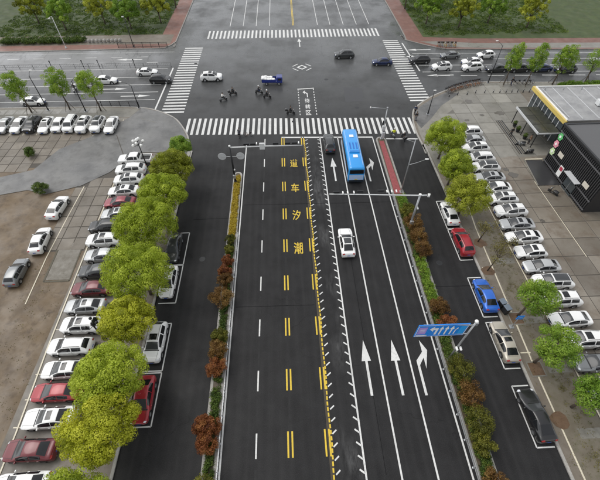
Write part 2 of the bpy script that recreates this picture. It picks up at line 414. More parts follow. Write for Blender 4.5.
# cross street lanes
for y, wd, m in ((71.3, .15, M_WHITE), (74.4, .15, M_WHITE), (77.6, .15, M_WHITE), (81, .15, M_WHITE), (93.6, .12, M_WHITEOLD), (85.0, .14, M_WHITEOLD)):
    mark('lane_line', m, [bar(-138, y + .6, -26.2, y, wd)])
for k in range(18): mark('lane_dash', M_WHITE, [bar(-29 - 6 * k, 88.2, -31.6 - 6 * k, 88.2, .16)]); mark('lane_dash', M_WHITE, [bar(-32 - 6 * k, 91.2, -34.6 - 6 * k, 91.2, .16)])
for y, m in ((80.7, M_WHITE), (84.0, M_WHITE), (87.2, M_WHITE), (90.2, M_WHITE)):
    mark('lane_line', m, [bar(31, y, 138, y - 3.6, .15)])
for k in range(14): mark('lane_dash', M_WHITE, [bar(33 + 6 * k, 78.9 - .2 * k, 36.6 + 6 * k, 78.7 - .2 * k, .2)])
# north arm
for x in (-14, -10.5, -7, -3.4, 9.6, 13, 16.6, 20.2, 23.6): mark('lane_line', M_WHITE, [bar(x, 109, x, 188, .15)])
for dx in (-.15, .15): mark('centre_line', M_YELLOW, [bar(3 + dx, 109, 3 + dx, 188, .14)])
# arrows
def arrow_straight(x, y0, L=6.0):
    return [[(x - .13, y0), (x + .13, y0), (x + .13, y0 + L * .6), (x - .13, y0 + L * .6)], [(x - .5, y0 + L * .6), (x + .5, y0 + L * .6), (x, y0 + L)]]
def arrow_right(x, y0):
    return [[(x - .13, y0), (x + .13, y0), (x + .13, y0 + 3.1), (x - .13, y0 + 3.6)],
            [(x - .13, y0 + 3.6), (x + .13, y0 + 3.1), (x + .72, y0 + 3.9), (x + .72, y0 + 4.55)],
            [(x + .72, y0 + 2.7), (x + 1.32, y0 + 4.7), (x + .72, y0 + 5.9)]]
for x, y0 in ((7.8, 11.8), (10.95, 11.7), (7.7, 44.7)): mark('straight_arrow', M_WHITE, arrow_straight(x, y0))
for x, y0 in ((13.3, 11.6), (13.2, 44.4)): mark('right_turn_arrow', M_WHITE, arrow_right(x, y0))
def rot_quads(q, cx, cy, a):
    c, s = math.cos(a), math.sin(a); return [[(cx + x * c - y * s, cy + x * s + y * c) for x, y in p] for p in q]
for cx, cy, a, k in ((-33.5, 72.9, -90, 0), (-33, 89.9, 90, 0), (37.5, 79.0, 90, 0), (34.5, 88.6, 90, 0), (36, 92.2, 90, 0), (-39, 76, -90, 0)):
    mark('straight_arrow', M_WHITE, rot_quads(arrow_straight(0, 0), cx, cy, R(a)))
# left-turn waiting box
mark('waiting_box_line', M_WHITE, [bar(2.75, 74.2, 6.25, 74.5, .3)])
mark('waiting_box_dots', M_WHITE, [bar(x, y, x, y + .5, .17) for x in (2.9, 6.1) for y in np.arange(64.2, 74, 1.05)])
mark('left_turn_arrow', M_WHITE, [[(4.6, 70.8), (4.8, 70.8), (4.8, 72.4), (4.6, 72.2)], [(4.6, 72.2), (4.8, 72.4), (4.25, 73.1), (4.2, 72.7)], [(4.25, 72.1), (4.25, 73.6), (3.8, 72.9)]])
def diamond(cx, cy, a, b): return [(cx - a, cy), (cx, cy - b), (cx + a, cy), (cx, cy + b)]
D0, D1 = diamond(4.2, 84.2, 1.25, 1.15), diamond(4.2, 84.2, .8, .7)
mark('diamond_marking', M_WHITE, [[D0[i], D0[(i + 1) % 4], D1[(i + 1) % 4], D1[i]] for i in range(4)] + [bar(4.2 + sx * 2.1, 84.2 + sy * .5, 4.2 + sx * .9, 84.2 + sy * 1.65, .22) for sx in (-1, 1) for sy in (-1, 1)])
mark('straight_arrow', M_WHITE, arrow_straight(4.2, 95.2, 5))
def text_mesh(ch, size=1., wide=1., tall=1., extrude=0.):
    c = bpy.data.curves.new('lettering', 'FONT'); c.body = ch; c.align_x = 'CENTER'; c.align_y = 'CENTER'; c.size = size; c.extrude = extrude; c.offset = .012 * size
    o = bpy.data.objects.new('lettering_tmp', c); COL.objects.link(o)
    dg = bpy.context.evaluated_depsgraph_get(); m = bpy.data.meshes.new_from_object(o.evaluated_get(dg))
    bpy.data.objects.remove(o)
    n = len(m.vertices); co = np.zeros(n * 3); m.vertices.foreach_get('co', co); co = co.reshape(-1, 3)
    if n:
        mid = (co.max(0) + co.min(0)) / 2; co[:, :2] -= mid[:2]
        ext = co.max(0) - co.min(0); co[:, 0] *= wide / max(ext[0], .01); co[:, 1] *= tall / max(ext[1], .01)
        m.vertices.foreach_set('co', co.ravel()); m.update()
    m.materials.clear(); m.materials.append(None)
    return m
for ch, y in (('道', 49.5), ('车', 43.4), ('汐', 37.5), ('潮', 31.3)):
    link('road_lettering', text_mesh(ch, 1, 1.2, 2.0), M_YELLOW, road, (1.18, y, ZM))
for ch, y in (('待', 69.5), ('转', 67.2), ('区', 65.0)):
    link('road_lettering', text_mesh(ch, 1, 1.0, 1.7), M_WHITE, road, (4.55, y, ZM))
# parking bays beside the avenue
def bay(x_out, x_in, y0, y1):
    mark('parking_bay_line', M_WHITE, [bar(x_out, y0, x_out, y1, .13), bar(x_out, y0, x_in, y0, .13), bar(x_out, y1, x_in, y1, .13)])
for y0, y1 in ((28.3, 33.7), (33.85, 39.4), (20.0, 25.5), (13.9, 19.3), (6.5, 12.1)): bay(22.25, 23.95, y0, y1)
for y0, y1 in ((29.2, 34.7), (23.5, 29.1), (15.3, 20.8), (9.9, 15.1)): bay(-13.85, -15.9, y0, y1)
# manholes / tar patches on the road
for x, y, r in ((-17.5, 71.6, .5), (1.6, 62.0, .4), (14.2, 66.4, .45), (-11.5, 30, .4), (19.4, 28, .4), (-20.2, 87, .45), (9.2, 78.2, .45)):
    b = MB().lathe([(.001, 0), (r * .78, 0), (r * .8, .003), (r * .9, .003), (r, -.003)], (x, y, .004), 18); b.obj('manhole_cover', M_DARKMETAL, road)
mark('sealed_joint', simple('sealant', (.006, .006, .0065), .6, spec=.1), [bar(-6.6, 39.9, 15.3, 39.6, .07), bar(-6.6, 22.6, 2.7, 22.5, .06), bar(17.9, 24.4, 24, 24.3, .06), bar(-13.7, 37.2, -8.7, 37.3, .07), bar(7.9, 5, 8.0, 30, .04)], z=.003)
mark('tar_patch', simple('tar', (.028, .028, .03), .3), [[(12.2, 68.6), (15.9, 68.9), (16.4, 74.2), (12.5, 74.6)], [(-21.5, 78.6), (-20.9, 78.6), (-20.9, 79.6), (-21.5, 79.6)]], z=.003)

# ---------------------------------------------------------------- lots with slabs
def slab_mesh(w_, l_, t=.05):
    return MB().bbox((0, 0, 0), (w_ - .09, l_ - .09, t), .018).mesh('slab')
def slab_field(parent, poly_test, x0, x1, y0, y1, w_, l_, mat, z, limit=300, zb=.05):
    m = slab_mesh(w_, l_, zb); c = 0
    y = y0
    while y < y1 - .01:
        x = x0
        while x < x1 - .01:
            cx, cy = x + w_ / 2, y + l_ / 2
            if poly_test(cx, cy) and c < limit:
                link('slab', m, mat, parent, (cx, cy, z + zb / 2 - .012 + random.uniform(-.004, .004)), (random.uniform(-.003, .003), random.uniform(-.003, .003), 0)); c += 1
            x += w_
        y += l_
ZL = Z0 + .004
# right lot: joint bed, then slabs on it; pale plaza north of it
lotR = struct(sheet('parking_lot_right', [(29.4, -20), (47, -20), (47, 49), (29.4, 49)], ZL, M_JOINT))
in_plz = lambda x, y: not (x < 29.5 + max(0, (y - 62) * 1.1))
slab_field(lotR, lambda x, y: y < 49, 29.5, 46, -8.4, 49, 3.2, 3.05, M_SLABR, ZL)
plaza = struct(sheet('plaza', [(24.6, 46), (29.35, 46), (29.35, 49.01), (47.1, 49.01), (47.1, 71.05), (75, 70), (75, 73.6), (50, 74.6), (43, 74.9), (38.4, 73.7), (34, 71.6), (30, 69), (27.3, 66.7), (25.6, 64.5), (24.6, 61.3), (24.2, 57)], Z0 + .005, M_PLAZA))
sheet('slab_bed', [(29.4, 49.02), (47, 49.02), (47, 70.4), (39, 70.4), (29.4, 61.6)], ZL + .002, M_JOINTP, plaza)
slab_field(plaza, in_plz, 29.5, 47, 49.2, 70.4, 3.2, 3.5, M_SLABP, ZL + .001)
sheet('corner_apron', [(24.9, 58.5), (27.5, 61.5), (31, 66.3), (33.2, 68.2), (36, 70.8), (33.6, 71.4), (29.6, 68.7), (27, 66.4), (25.2, 64.3), (24.4, 61.4)], Z0 + .012, M_DRIVE, plaza)
strip = struct(sheet('planted_strip_right', [(26.7, 37), (25.3, 7), (25, -20), (29.25, -20), (29.25, 46), (26.9, 46)], Z0 + .006, M_STRIP))
for y in (40.6, 33.8, 27.4, 18.9, 13.2, 7): sheet('crossing_slab', [(26.7, y), (29.2, y), (29.2, y + .9), (26.7, y + .9)], Z0 + .012, M_PLAZA, strip)
for a in ([(26.75, 39), (26.2, 33.8), (25.35, 12.6), (25.0, -20)],):
    b = MB(); ribbon(b, a, -.08, .08, Z0, Z0 + .016); b.obj('white_line', M_CREAM, blkR)
for y in (26.9, 15.5): sheet('line_tick', bar(24.6, y, 25.7, y, .13), Z0 + .012, M_CREAM, blkR)
sheet('lot_edge_line', bar(29.5, -20, 29.5, 58, .16), ZL + .062, M_CREAM, lotR)
sheet('lot_edge_line', bar(38.9, 28, 38.9, 43, .1), ZL + .062, M_CREAM, lotR)
# long dark granite bands that run along the plaza
for i in range(4):
    b = MB().box((39.6 + i * .36, 55.2, ZL + .055), (.15, 10.4, .06)); b.obj('granite_band', M_DARKMETAL if i % 2 else M_JOINT, plaza)
for x, y, a, c in ((36.2, 44.7, .9, .7), (35.6, 46.1, .5, .5), (41.4, 62.9, 1.1, .8), (36.7, 67.4, .9, .8), (37.6, 62.4, .5, .4), (34.2, 60.8, .5, .4), (36.2, 34.6, .3, .5)):
    pts = [(x + a * math.cos(t) * random.uniform(.6, 1.1), y + c * math.sin(t) * random.uniform(.6, 1.1)) for t in np.linspace(0, 6.28, 14)[:-1]]
    sheet('damp_patch', pts, ZL + .066, simple('damp_paving', (.105, .095, .08), .25), lotR)

# left lot
lotL = struct(sheet('parking_lot_left', [(-27.2, -20), (-21.4, -20), (-21.4, 53.2), (-27.2, 53.2)], ZL, paving('lot_left_surface', (.2, .18, .15), (.27, .245, .21), .5, stain=(.13, .115, .095))))
b = MB(); ribbon(b, [(-27.2, 50.5), (-27.1, 33), (-26.8, 19), (-26.4, 10), (-25.9, -20)], -.07, .07, ZL, ZL + .07); b.obj('lot_edge_line', M_CREAM, lotL)
for y in np.arange(-2.4, 52, 2.55): sheet('bay_line', bar(-26.9, y, -21.8, y, .1), ZL + .006, M_CREAM, lotL)
courtL = struct(sheet('courtyard_left', [(-95, -20), (-27.3, -20), (-27.3, 58.6), (-95, 59.4)], ZL - .001, M_EARTH))
def in_drive(x, y):
    if x < -26: return 43.6 + (x + 36.9) * .43 < y + .6 and y - .6 < 58 + (x + 35) * 1.35
    return True
def in_slabL(x, y):
    if in_drive(x, y): return False
    if y > 49: return y < 59.2
    return y > 32.2 and x > -32.6
joints = struct(sheet('slab_bed_left', [(-27.35, 32), (-27.35, 58.4), (-60, 59.3), (-60, 50), (-32.9, 50), (-32.9, 32)], ZL + .003, M_JOINT))
slab_field(joints, in_slabL, -60.5, -27.4, 32.2, 59.3, 1.84, 2.1, M_SLABL, ZL + .003)
sheet('textured_panel', [(-30.6, 27.4), (-27.7, 27.4), (-27.9, 33.5), (-30.8, 33.5)], ZL + .03, paving('textured_panel', (.2, .18, .145), (.27, .25, .21), 1.6, stain=(.14, .12, .09)), courtL)
b = MB()
for q in (bar(-30.75, 27.2, -27.6, 27.2, .22), bar(-30.75, 27.2, -30.95, 33.5, .22), bar(-27.62, 27.2, -27.8, 33.5, .14)): b.poly(q, ZL + .034)
b.obj('panel_border', simple('panel_border', (.1, .09, .065), .8), courtL)
b = MB(); ribbon(b, [(-31.6, 45), (-31.8, 38), (-31.9, 31), (-31.6, 24)], -.06, .06, ZL, ZL + .05); b.obj('court_line', M_CREAM, courtL)
drive = struct(sheet('driveway', [(-16.7, 51), (-17.5, 57), (-19.2, 61.1), (-21.3, 64.2), (-24.4, 66.4), (-28.1, 67.9), (-29.5, 64.5), (-32, 61.4), (-35, 58.3), (-39.1, 54.9), (-41.2, 49.4), (-48, 47), (-48, 42.5), (-40, 44.5), (-36.9, 43.4), (-32.1, 45.2), (-28.7, 48.2), (-26.8, 51.3), (-26.5, 53.3), (-21.2, 53.3), (-19, 50)], ZL + .062, M_DRIVE))
bm = bmesh.new(); bm.from_mesh(drive.data); bmesh.ops.triangulate(bm, faces=bm.faces); bm.to_mesh(drive.data); bm.free()
sheet('scored_line', bar(-27.2, 64, -24.2, 62.6, .12), ZL + .068, M_PLAZA, drive); sheet('scored_line', bar(-30.4, 58.8, -27.0, 51.5, .14), ZL + .068, M_JOINT, drive)
rowF = struct(sheet('parking_row_far_left', [(-95, 59.3), (-30, 58.5), (-30, 64.5), (-95, 65.4)], ZL + .002, paving('row_paving', (.22, .2, .165), (.3, .275, .235), .5, stain=(.2, .17, .13))))
sheet('row_edge_line', bar(-60, 59.75, -30.4, 58.75, .12), ZL + .009, M_CREAM, rowF)
for k in range(13): sheet('bay_line', bar(-30.5 - 2.4 * k, 59, -30.5 - 2.4 * k, 64, .1), ZL + .009, M_CREAM, rowF)
walkN = struct(sheet('sidewalk_north_left', [(-95, 65.5), (-29.6, 64.7), (-28.4, 67.7), (-36, 68.5), (-95, 69.0)], ZL + .003, M_PLAZA))
for k in range(14):
    x = -36.5 - 1.75 * k
    sheet('paving_square', [(x - 1.55, 66.6), (x, 66.55), (x + .1, 68.2), (x - 1.45, 68.25)], ZL + .008, M_KERB, walkN)
# far sidewalks: grey edge bands
M_LAWN = paving('lawn', (.04, .065, .018), (.08, .115, .03), .5, rough=(.7, .9), stain=(.1, .09, .04))
struct(sheet('lawn_left', [(-138, 104.1), (-31, 104.1), (-31, 188), (-138, 188)], ZL + .002, M_LAWN)); struct(sheet('lawn_right', [(36, 99.5), (48, 98), (138, 95), (138, 188), (36, 188)], ZL + .002, M_LAWN))
sheet('grey_band', [(-100, 98.6), (-28, 98.2), (-28, 104), (-100, 104)], ZL, M_SLABL, blkLF)
sheet('grey_band', [(34.5, 96.8), (40, 93.2), (48, 92.3), (100, 90.2), (100, 93.4), (48, 95.2), (40, 96.6)], ZL, M_SLABP, blkRF)

# ---------------------------------------------------------------- foliage
def leaf_cloud(name, centres, radii, per, size, seed, squash=.85, fill=.45, jit=.5, tn=.12):
    rg = np.random.default_rng(seed); V = []; T = []
    for (c, r) in zip(centres, radii):
        n = max(6, int(per * (r / np.mean(radii)) ** 2))
        d = rg.normal(size=(n, 3)); d[:, 2] += .25; d /= np.linalg.norm(d, axis=1)[:, None]
        rad = r * (fill + (1.06 - fill) * rg.random(n) ** .5)
        p = np.array(c) + d * rad[:, None] * np.array([1, 1, squash])
        nr = d + rg.normal(scale=jit, size=(n, 3)); nr /= np.linalg.norm(nr, axis=1)[:, None]
        h = rg.normal(size=(n, 3)); a = np.cross(nr, h); a /= np.linalg.norm(a, axis=1)[:, None] + 1e-9; b = np.cross(nr, a)
        s = size * rg.uniform(.6, 1.25, n)[:, None]
        q = np.stack([p - a * s * .5, p - b * s * .32 + nr * s * .08, p + a * s * .5, p + b * s * .32 + nr * s * .08], 1)
        V.append(q.reshape(-1, 3)); tint = np.clip(rg.normal(.5, .15) + rg.normal(0, tn, n), 0, 1)
        T.append(np.repeat(tint, 4))
    V = np.concatenate(V); T = np.concatenate(T); n = len(V) // 4
    m = bpy.data.meshes.new(name)
    m.vertices.add(len(V)); m.vertices.foreach_set('co', V.ravel())
    m.loops.add(len(V)); m.loops.foreach_set('vertex_index', np.arange(len(V), dtype=np.int32))
    m.polygons.add(n); m.polygons.foreach_set('loop_start', np.arange(0, 4 * n, 4, dtype=np.int32))
    at = m.attributes.new('tint', 'FLOAT', 'POINT'); at.data.foreach_set('value', T.astype(np.float32))
    m.materials.append(None); m.update(calc_edges=True); m.validate()
    return m
def crown_pts(rg, rx, rz, zc, n, cr):
    C = []; Rr = []
    lob = rg.normal(size=(5, 3)); lob /= np.linalg.norm(lob, axis=1)[:, None]
    while len(C) < n:
        d = rg.normal(size=3); d /= np.linalg.norm(d)
        if d[2] < -.55: continue
        k = rg.uniform(.35, .8) if rg.random() < .3 else (1 + .34 * max((lob @ d).max() - .5, 0)) * rg.uniform(.8, 1.02)
        C.append((d[0] * rx * k, d[1] * rx * k, zc + d[2] * rz * k)); Rr.append(cr * rg.uniform(.65, 1.25))
    return C, Rr
def trunk_mesh(rg, h, r, limbs, spread, z1):
    b = MB(); b.tube([(0, 0, -.05), (.05, .02, h * .35), (rg.uniform(-.12, .12), rg.uniform(-.12, .12), h)], r, 8, r * .7)
    for k in range(limbs):
        a = 2 * math.pi * (k + rg.random() * .7) / limbs; e = spread * rg.uniform(.6, 1)
        s = (0, 0, h * rg.uniform(.72, .98)); m = (e * .45 * math.cos(a), e * .45 * math.sin(a), s[2] + (z1 - s[2]) * .55); t = (e * math.cos(a + .2), e * math.sin(a + .2), z1 * rg.uniform(.9, 1.05))
        b.tube([s, m, t], r * .5, 6, r * .12)
        for q in range(2):
            a2 = a + rg.uniform(-.9, .9); b.tube([m, (m[0] + e * .4 * math.cos(a2), m[1] + e * .4 * math.sin(a2), m[2] + (z1 - m[2]) * rg.uniform(.4, .9))], r * .25, 5, r * .08)
    return b.mesh('trunk', True)
def tree(label, x, y, rx, rz, zc, mat, seed, n=180, per=165, size=.16, cr=None, th=None, z0=Z0, group=None, name='street_tree', lean=(0, 0), bark=None):
    rg = np.random.default_rng(seed)
    t = thing(name, label, 'tree', (x, y, z0), 0, group)
    C, Rr = crown_pts(rg, rx, rz, zc, n, cr or (.34 + rx * .07))
    link('crown', leaf_cloud('crown', C, Rr, per, size, seed, .9, .8, .2, .06), mat, t, (lean[0], lean[1], 0))
    link('trunk', trunk_mesh(rg, th or max(1.6, zc - rz * .75), .09 + rx * .035, 6, rx * .75, zc + rz * .3), bark or M_BARK, t)
    return t
G = 'leafy trees along the left pavement'
for i, (x, y, rx, m, zc, lb) in enumerate((
    (-16.9, 50.2, 1.7, M_LFG, 3.2, 'small dark green tree at the street corner, farthest of the left row'),
    (-16.8, 43.4, 3.05, M_LFO, 4.4, 'olive green tree behind the pale crowns, second from the corner on the left'),
    (-16.8, 37.2, 3.4, M_LF, 4.6, 'bright green tree beside the red sedan of the far end, left pavement'),
    (-18.0, 32.0, 4.05, M_LF, 4.5, 'wide bright green tree hiding the black car in the left row'),
    (-17.0, 24.8, 3.95, M_LF, 4.8, 'big round green tree overhanging the white car in the roadside bay'),
    (-16.9, 19.0, 2.75, M_LFY, 4.4, 'yellowish tree beside the white car with sunroof parked at the kerb'),
    (-16.9, 13.3, 3.3, M_LF, 4.6, 'big pale green tree leaning over the red roadside car'),
    (-16.4, 8.7, 3.2, M_LFY, 4.6, 'bright yellow-green tree at the bottom edge of the left row'))):
    tree(lb, x, y, rx * .8, rx * .68, zc, m, 20 + i, n=int(45 + rx * 52), group=G)
tree('yellow-green tree nearest below the photo at the left kerb', -17.0, 2.5, 3.1, 2.5, 4.6, M_LF, 40, group=G)
G = 'round trees along the right pavement'
for i, (x, y, rx, m, zc, lb) in enumerate((
    (25.6, 49.7, 3.05, M_LF, 4.4, 'large bright green round tree nearest the right street corner'),
    (25.1, 43.0, 2.3, M_LF, 4.2, 'smaller green tree between two larger ones, right pavement'),
    (24.7, 36.6, 2.75, M_LFO, 4.3, 'yellow-olive round tree above the white car in the right bay'))):
    tree(lb, x - .15, y - .2, rx * .93, rx * .78, zc - .35, m, 60 + i, n=int(45 + rx * 52), group=G)
for i, (x, y, rx, zc, lb, ln) in enumerate((
    (26.2, 19.9, 1.75, 3.9, 'young fresh green tree behind the blue car, right strip', (.5, .1)),
    (25.6, 14.4, 1.9, 3.7, 'young fresh green tree beside the silver car, right strip', (.4, .2)),
    (27.2, 9.8, 1.7, 3.6, 'young green tree at the right edge behind the black car', (.6, 0)))):
    tree(lb, x, y, rx, rx * .82, zc, M_LFG, 80 + i, n=90, per=95, size=.17, group='young green trees on the right strip', lean=ln)
# two almost bare saplings with a few leaves
for i, (x, y, h, lb) in enumerate(((25.6, 31.2, 3.6, 'nearly bare sapling behind the red car on the right strip'), (25.1, 26.4, 4.0, 'nearly bare sapling in a round soil patch above the blue car'), (27.8, 29.4, 2.2, 'thin bare bush in front of the right lot cars'))):
    rg = np.random.default_rng(200 + i); t = thing('bare_tree', lb, 'tree', (x, y, Z0)); b = MB()
    b.tube([(0, 0, 0), (.25, .1, h * .5), (.5, .1, h * .75)], .09, 7, .05); tips = []
    for k in range(9):
        a = rg.uniform(0, 6.28); z = h * rg.uniform(.45, .75); e = rg.uniform(.5, 1.3); s = (.5 * z / h / .75, .1, z); tp = (s[0] + e * math.cos(a), s[1] + e * math.sin(a), z + h * rg.uniform(.15, .4)); b.tube([s, tp], .035, 5, .012); tips.append(tp)
        for q in range(2):
            a2 = a + rg.uniform(-1, 1); md = [(s[j] + tp[j]) / 2 for j in range(3)]; t2 = (md[0] + .5 * math.cos(a2), md[1] + .5 * math.sin(a2), md[2] + .35); b.tube([md, t2], .02, 4, .008); tips.append(t2)
    b.obj('trunk', M_BARK, t, smooth=True)
    link('crown', leaf_cloud('crown', tips, [.5] * len(tips), 26, .15, 210 + i), M_LFDRY, t)
# tree pits
for x, y, rnd_ in ((25.2, 26.4, 1), (25.5, 13.7, 0), (25.5, 8.7, 1), (25.8, 31, 1), (25.9, 19.6, 0)):
    pts = [(x + .95 * math.cos(t) * random.uniform(.75, 1.15), y + .8 * math.sin(t) * random.uniform(.8, 1.1)) for t in np.linspace(0, 6.28, 12)[:-1]] if rnd_ else [(x - .7, y - .7), (x + .7, y - .7), (x + .7, y + .7), (x - .7, y + .7)]
    sheet('tree_pit', pts, Z0 + .018, paving('pit_soil', (.15, .085, .045), (.21, .13, .075), 2.2, stain=(.1, .06, .03)), blkR)
    if not rnd_:
        b = MB()
        for q in (bar(x - .8, y - .75, x + .8, y - .75, .13), bar(x - .8, y + .75, x + .8, y + .75, .13), bar(x - .75, y - .7, x - .75, y + .7, .13), bar(x + .75, y - .7, x + .75, y + .7, .13)): b.poly(q, Z0 + .03)
        b.obj('pit_edging', M_PLAZA, blkR)
# staked trees on the cross street
def stake(tr):
    for a in (0, 2.1, 4.2): MB().tube([(1.0 * math.cos(a), 1.0 * math.sin(a), 0), (.08 * math.cos(a), .08 * math.sin(a), 1.9)], .045, 6).obj('stake', M_BARK, tr)
G = 'staked trees along the near side of the left cross street'
for i, (x, y, lb) in enumerate(((-41.9, 68.0, 'staked tree beside the white motorcycle in the left cross street'), (-35.7, 67.2, 'staked tree in front of the white sedan driving in the left cross street'), (-48.9, 67.2, 'staked tree at the left edge of the photo'))):
    stake(tree(lb, x, y, 1.75, 2.7, 5.0, M_LFF, 100 + i, n=105, per=60, size=.2, cr=.42, th=3.4, group=G))
for i, (x, y) in enumerate(((-56, 67.6), (-63, 67.6))): stake(tree(('nearer', 'farther')[i] + ' staked tree outside the photo on the left cross street', x, y, 2.0, 2.2, 4.8, M_LFG, 105 + i, n=60, per=70, group=G))
G = 'staked trees along the near side of the right cross street'
for i, (x, y, lb) in enumerate(((46.6, 74.0, 'slim staked tree nearest the row of bicycles'), (51.2, 73.6, 'slim staked tree between two others on the right cross street'), (57.0, 73.6, 'fuller staked tree nearest the yellow-edged roof'))):
    stake(tree(lb, x, y, 1.35 + .5 * (i == 2), 2.9, 5.0, M_LFF, 120 + i, n=90 + 30 * (i == 2), per=60, size=.2, cr=.42, th=3.2, group=G))
for i, x in enumerate((63.5, 69.5)): stake(tree(('nearer', 'farther')[i] + ' staked tree outside the photo on the right cross street', x, 73.2, 1.9, 2.4, 4.9, M_LFG, 125 + i, n=60, per=70, group=G))
# far trees beyond the top of the picture
PTL = [(-33, 112), (-40, 108), (-48, 112), (-57, 108), (-66, 113), (39, 108), (47, 105), (56, 108), (65, 104), (36, 120), (-31, 124), (44, 122), (-45, 126)]
def PT(x, y): return 1 + sorted((p for p in PTL if p[0] * x > 0), key=lambda p: math.dist(p, (2, 85))).index((x, y))
for i, (x, y) in enumerate(((-33, 112), (-40, 108), (-48, 112), (-57, 108), (-66, 113), (39, 108), (47, 105), (56, 108), (65, 104), (36, 120), (-31, 124), (44, 122), (-45, 126))):
    tree('broad green park tree beyond the far %s pavement, %s from the junction' % ('left' if x < 0 else 'right', ('nearest', 'second nearest', 'third', 'fourth', 'fifth', 'sixth', 'farthest')[PT(x, y) - 1]), x, y, 3.2, 2.6, 4.6, M_LFG if i % 2 else M_LFO, 140 + i, n=55, per=60, size=.45, group='park trees beyond the far pavement')

def shrub(label, x, y, r, mat, seed, z0=.17, group=None, h=1.0, cat='shrub'):
    t = thing('shrub', label, cat, (x, y, z0), 0, group); rg = np.random.default_rng(seed)
    C, Rr = crown_pts(rg, r * .95, r * .8 * h, r * h * .95, 34, r * .36)
    link('foliage', leaf_cloud('foliage', C, Rr, 150, .12, seed, .9, .3), mat, t)
    b = MB(); b.tube([(0, 0, -.03), (0, 0, r * h)], .05, 6, .03)
    for k in range(4): b.tube([(0, 0, r * h * .4), (r * .5 * math.cos(k * 1.6), r * .5 * math.sin(k * 1.6), r * h * 1.1)], .03, 5, .012)
    b.obj('stem', M_BARK, t)
G = 'clipped shrubs on the left median'
for i, (x, y, r, m, lb) in enumerate((
    (-8.0, 32.6, .62, M_LFS, 'dark olive shrub where the gold bed ends, left median'), (-8.0, 30.8, .62, M_LFS, 'olive shrub second from the gold bed, left median'), (-8.0, 29.0, .66, M_LFR, 'small red shrub between olive and bronze ones, left median'),
    (-8.05, 27.2, .78, M_LFR, 'dark red shrub third in line down the left median'), (-8.1, 25.8, .85, M_LFB, 'bronze shrub touching the dark red one, left median'), (-8.25, 23.2, 1.1, M_LFB, 'large brown shrub spilling over the left kerb of the left median'),
    (-8.0, 18.5, .8, M_LFS, 'olive-brown shrub near the white roadside car, left median'), (-8.0, 17.0, .9, M_LFB, 'brown shrub facing the white roadside car, left median'), (-8.1, 15.0, .95, M_LFR, 'rusty red shrub above the long green hedge, left median'),
    (-8.7, 9.6, .8, M_LFR, 'bright red shrub overhanging the bottom left kerb of the median'), (-7.85, 9.4, .75, M_LFR, 'orange-red shrub at the bottom, right side of the left median'), (-8.2, 8.1, .85, M_LFR, 'red shrub lowest in the left median'), (-8.0, 4.6, .9, M_LFS, 'olive shrub below the photo on the left median'))):
    shrub(lb, x, y, r, m, 300 + i, group=G)
G = 'clipped shrubs on the right median'
for i, (x, y, r, m, lb) in enumerate((
    (17.0, 36.5, .95, M_LFS, 'olive shrub nearest the signal arm, right median'), (17.2, 34.3, 1.1, M_LFB, 'wide bronze shrub under the signal pole, right median'), (17.3, 31.6, 1.05, M_LFB, 'orange-brown shrub second below the signal pole, right median'),
    (17.4, 29.5, 1.05, M_LFB, 'golden-brown shrub above the green hedge, right median'), (17.1, 21.0, 1.0, M_LFB, 'brown shrub right above the blue road sign, right median'), (17.1, 18.7, 1.0, M_LFR, 'reddish shrub half hidden by the blue road sign'),
    (17.1, 13.6, 1.15, M_LFS, 'round olive shrub just below the blue road sign'), (17.3, 11.2, 1.15, M_LFB, 'reddish-brown shrub between two olive ones, right median'), (17.2, 8.8, 1.1, M_LFS, 'round olive-green shrub near the bottom of the right median'),
    (17.0, 6.9, .9, M_LFS, 'olive shrub at the bottom edge of the right median'), (17.0, 3.8, 1.0, M_LFB, 'brown shrub below the photo on the right median'))):
    shrub(lb, x, y, r, m, 330 + i, group=G)
def hedge(label, x0, x1, y0, y1, h, mat, seed, size=.14, z0=.16, per=1., name='hedge', cat='hedge'):
    rg = np.random.default_rng(seed); n = int(max(10, (x1 - x0) * (y1 - y0) * 16 * per))
    cx, cy = (x0 + x1) / 2, (y0 + y1) / 2
    t = thing(name, label, cat, (cx, cy, z0))
    C = [(rg.uniform(x0, x1) - cx, rg.uniform(y0, y1) - cy, h * rg.uniform(.3, .7)) for _ in range(n)]
    link('foliage', leaf_cloud('foliage', C, [h * .42 + .1] * n, 60, size, seed, .85, .2), mat, t)
    b = MB()
    for k in range(max(3, int((y1 - y0) + (x1 - x0)))): b.tube([(rg.uniform(x0, x1) - cx, rg.uniform(y0, y1) - cy, -.02), (rg.uniform(x0, x1) - cx, rg.uniform(y0, y1) - cy, h * .6)], .02, 5, .01)
    b.obj('stem', M_BARK, t)['kind'] = 'stuff'
hedge('low gold-leaved planting filling the tip of the left median', -8.24, -7.5, 33.2, 46.4, .3, M_LFGOLD, 360, .12, per=3.2)
hedge('low green hedge beside the brown shrubs, left median upper part', -8.25, -7.5, 19.4, 22.4, .5, M_LFH, 361)
hedge('long low green hedge near the bottom of the left median', -8.25, -7.5, 10.2, 14.2, .45, M_LFH, 362)
hedge('bright green hedge at the end of the red bed, right median', 16.4, 17.5, 37.4, 40.6, .7, M_LFG, 363)
hedge('low green hedge in the middle of the right median', 16.35, 17.4, 22, 28.6, .6, M_LFG, 364)
hedge('dark green planting at the foot of the road sign, right median', 16.35, 17.4, 14.6, 21.6, .5, M_LFH, 365)
hedge('dark planting between shrubs at the bottom, right median', 16.35, 17.4, 1, 14, .45, M_LFH, 366)
hedge('green planting under the shrubs below the signal pole', 16.3, 17.4, 28.8, 37, .5, M_LFH, 367)
hedge('dark green planting under the red shrubs of the left median', -8.25, -7.5, 22.6, 33, .4, M_LFH, 373)
hedge('dark green planting under the rusty shrubs of the left median', -8.25, -7.5, 14.4, 19.2, .4, M_LFH, 374)
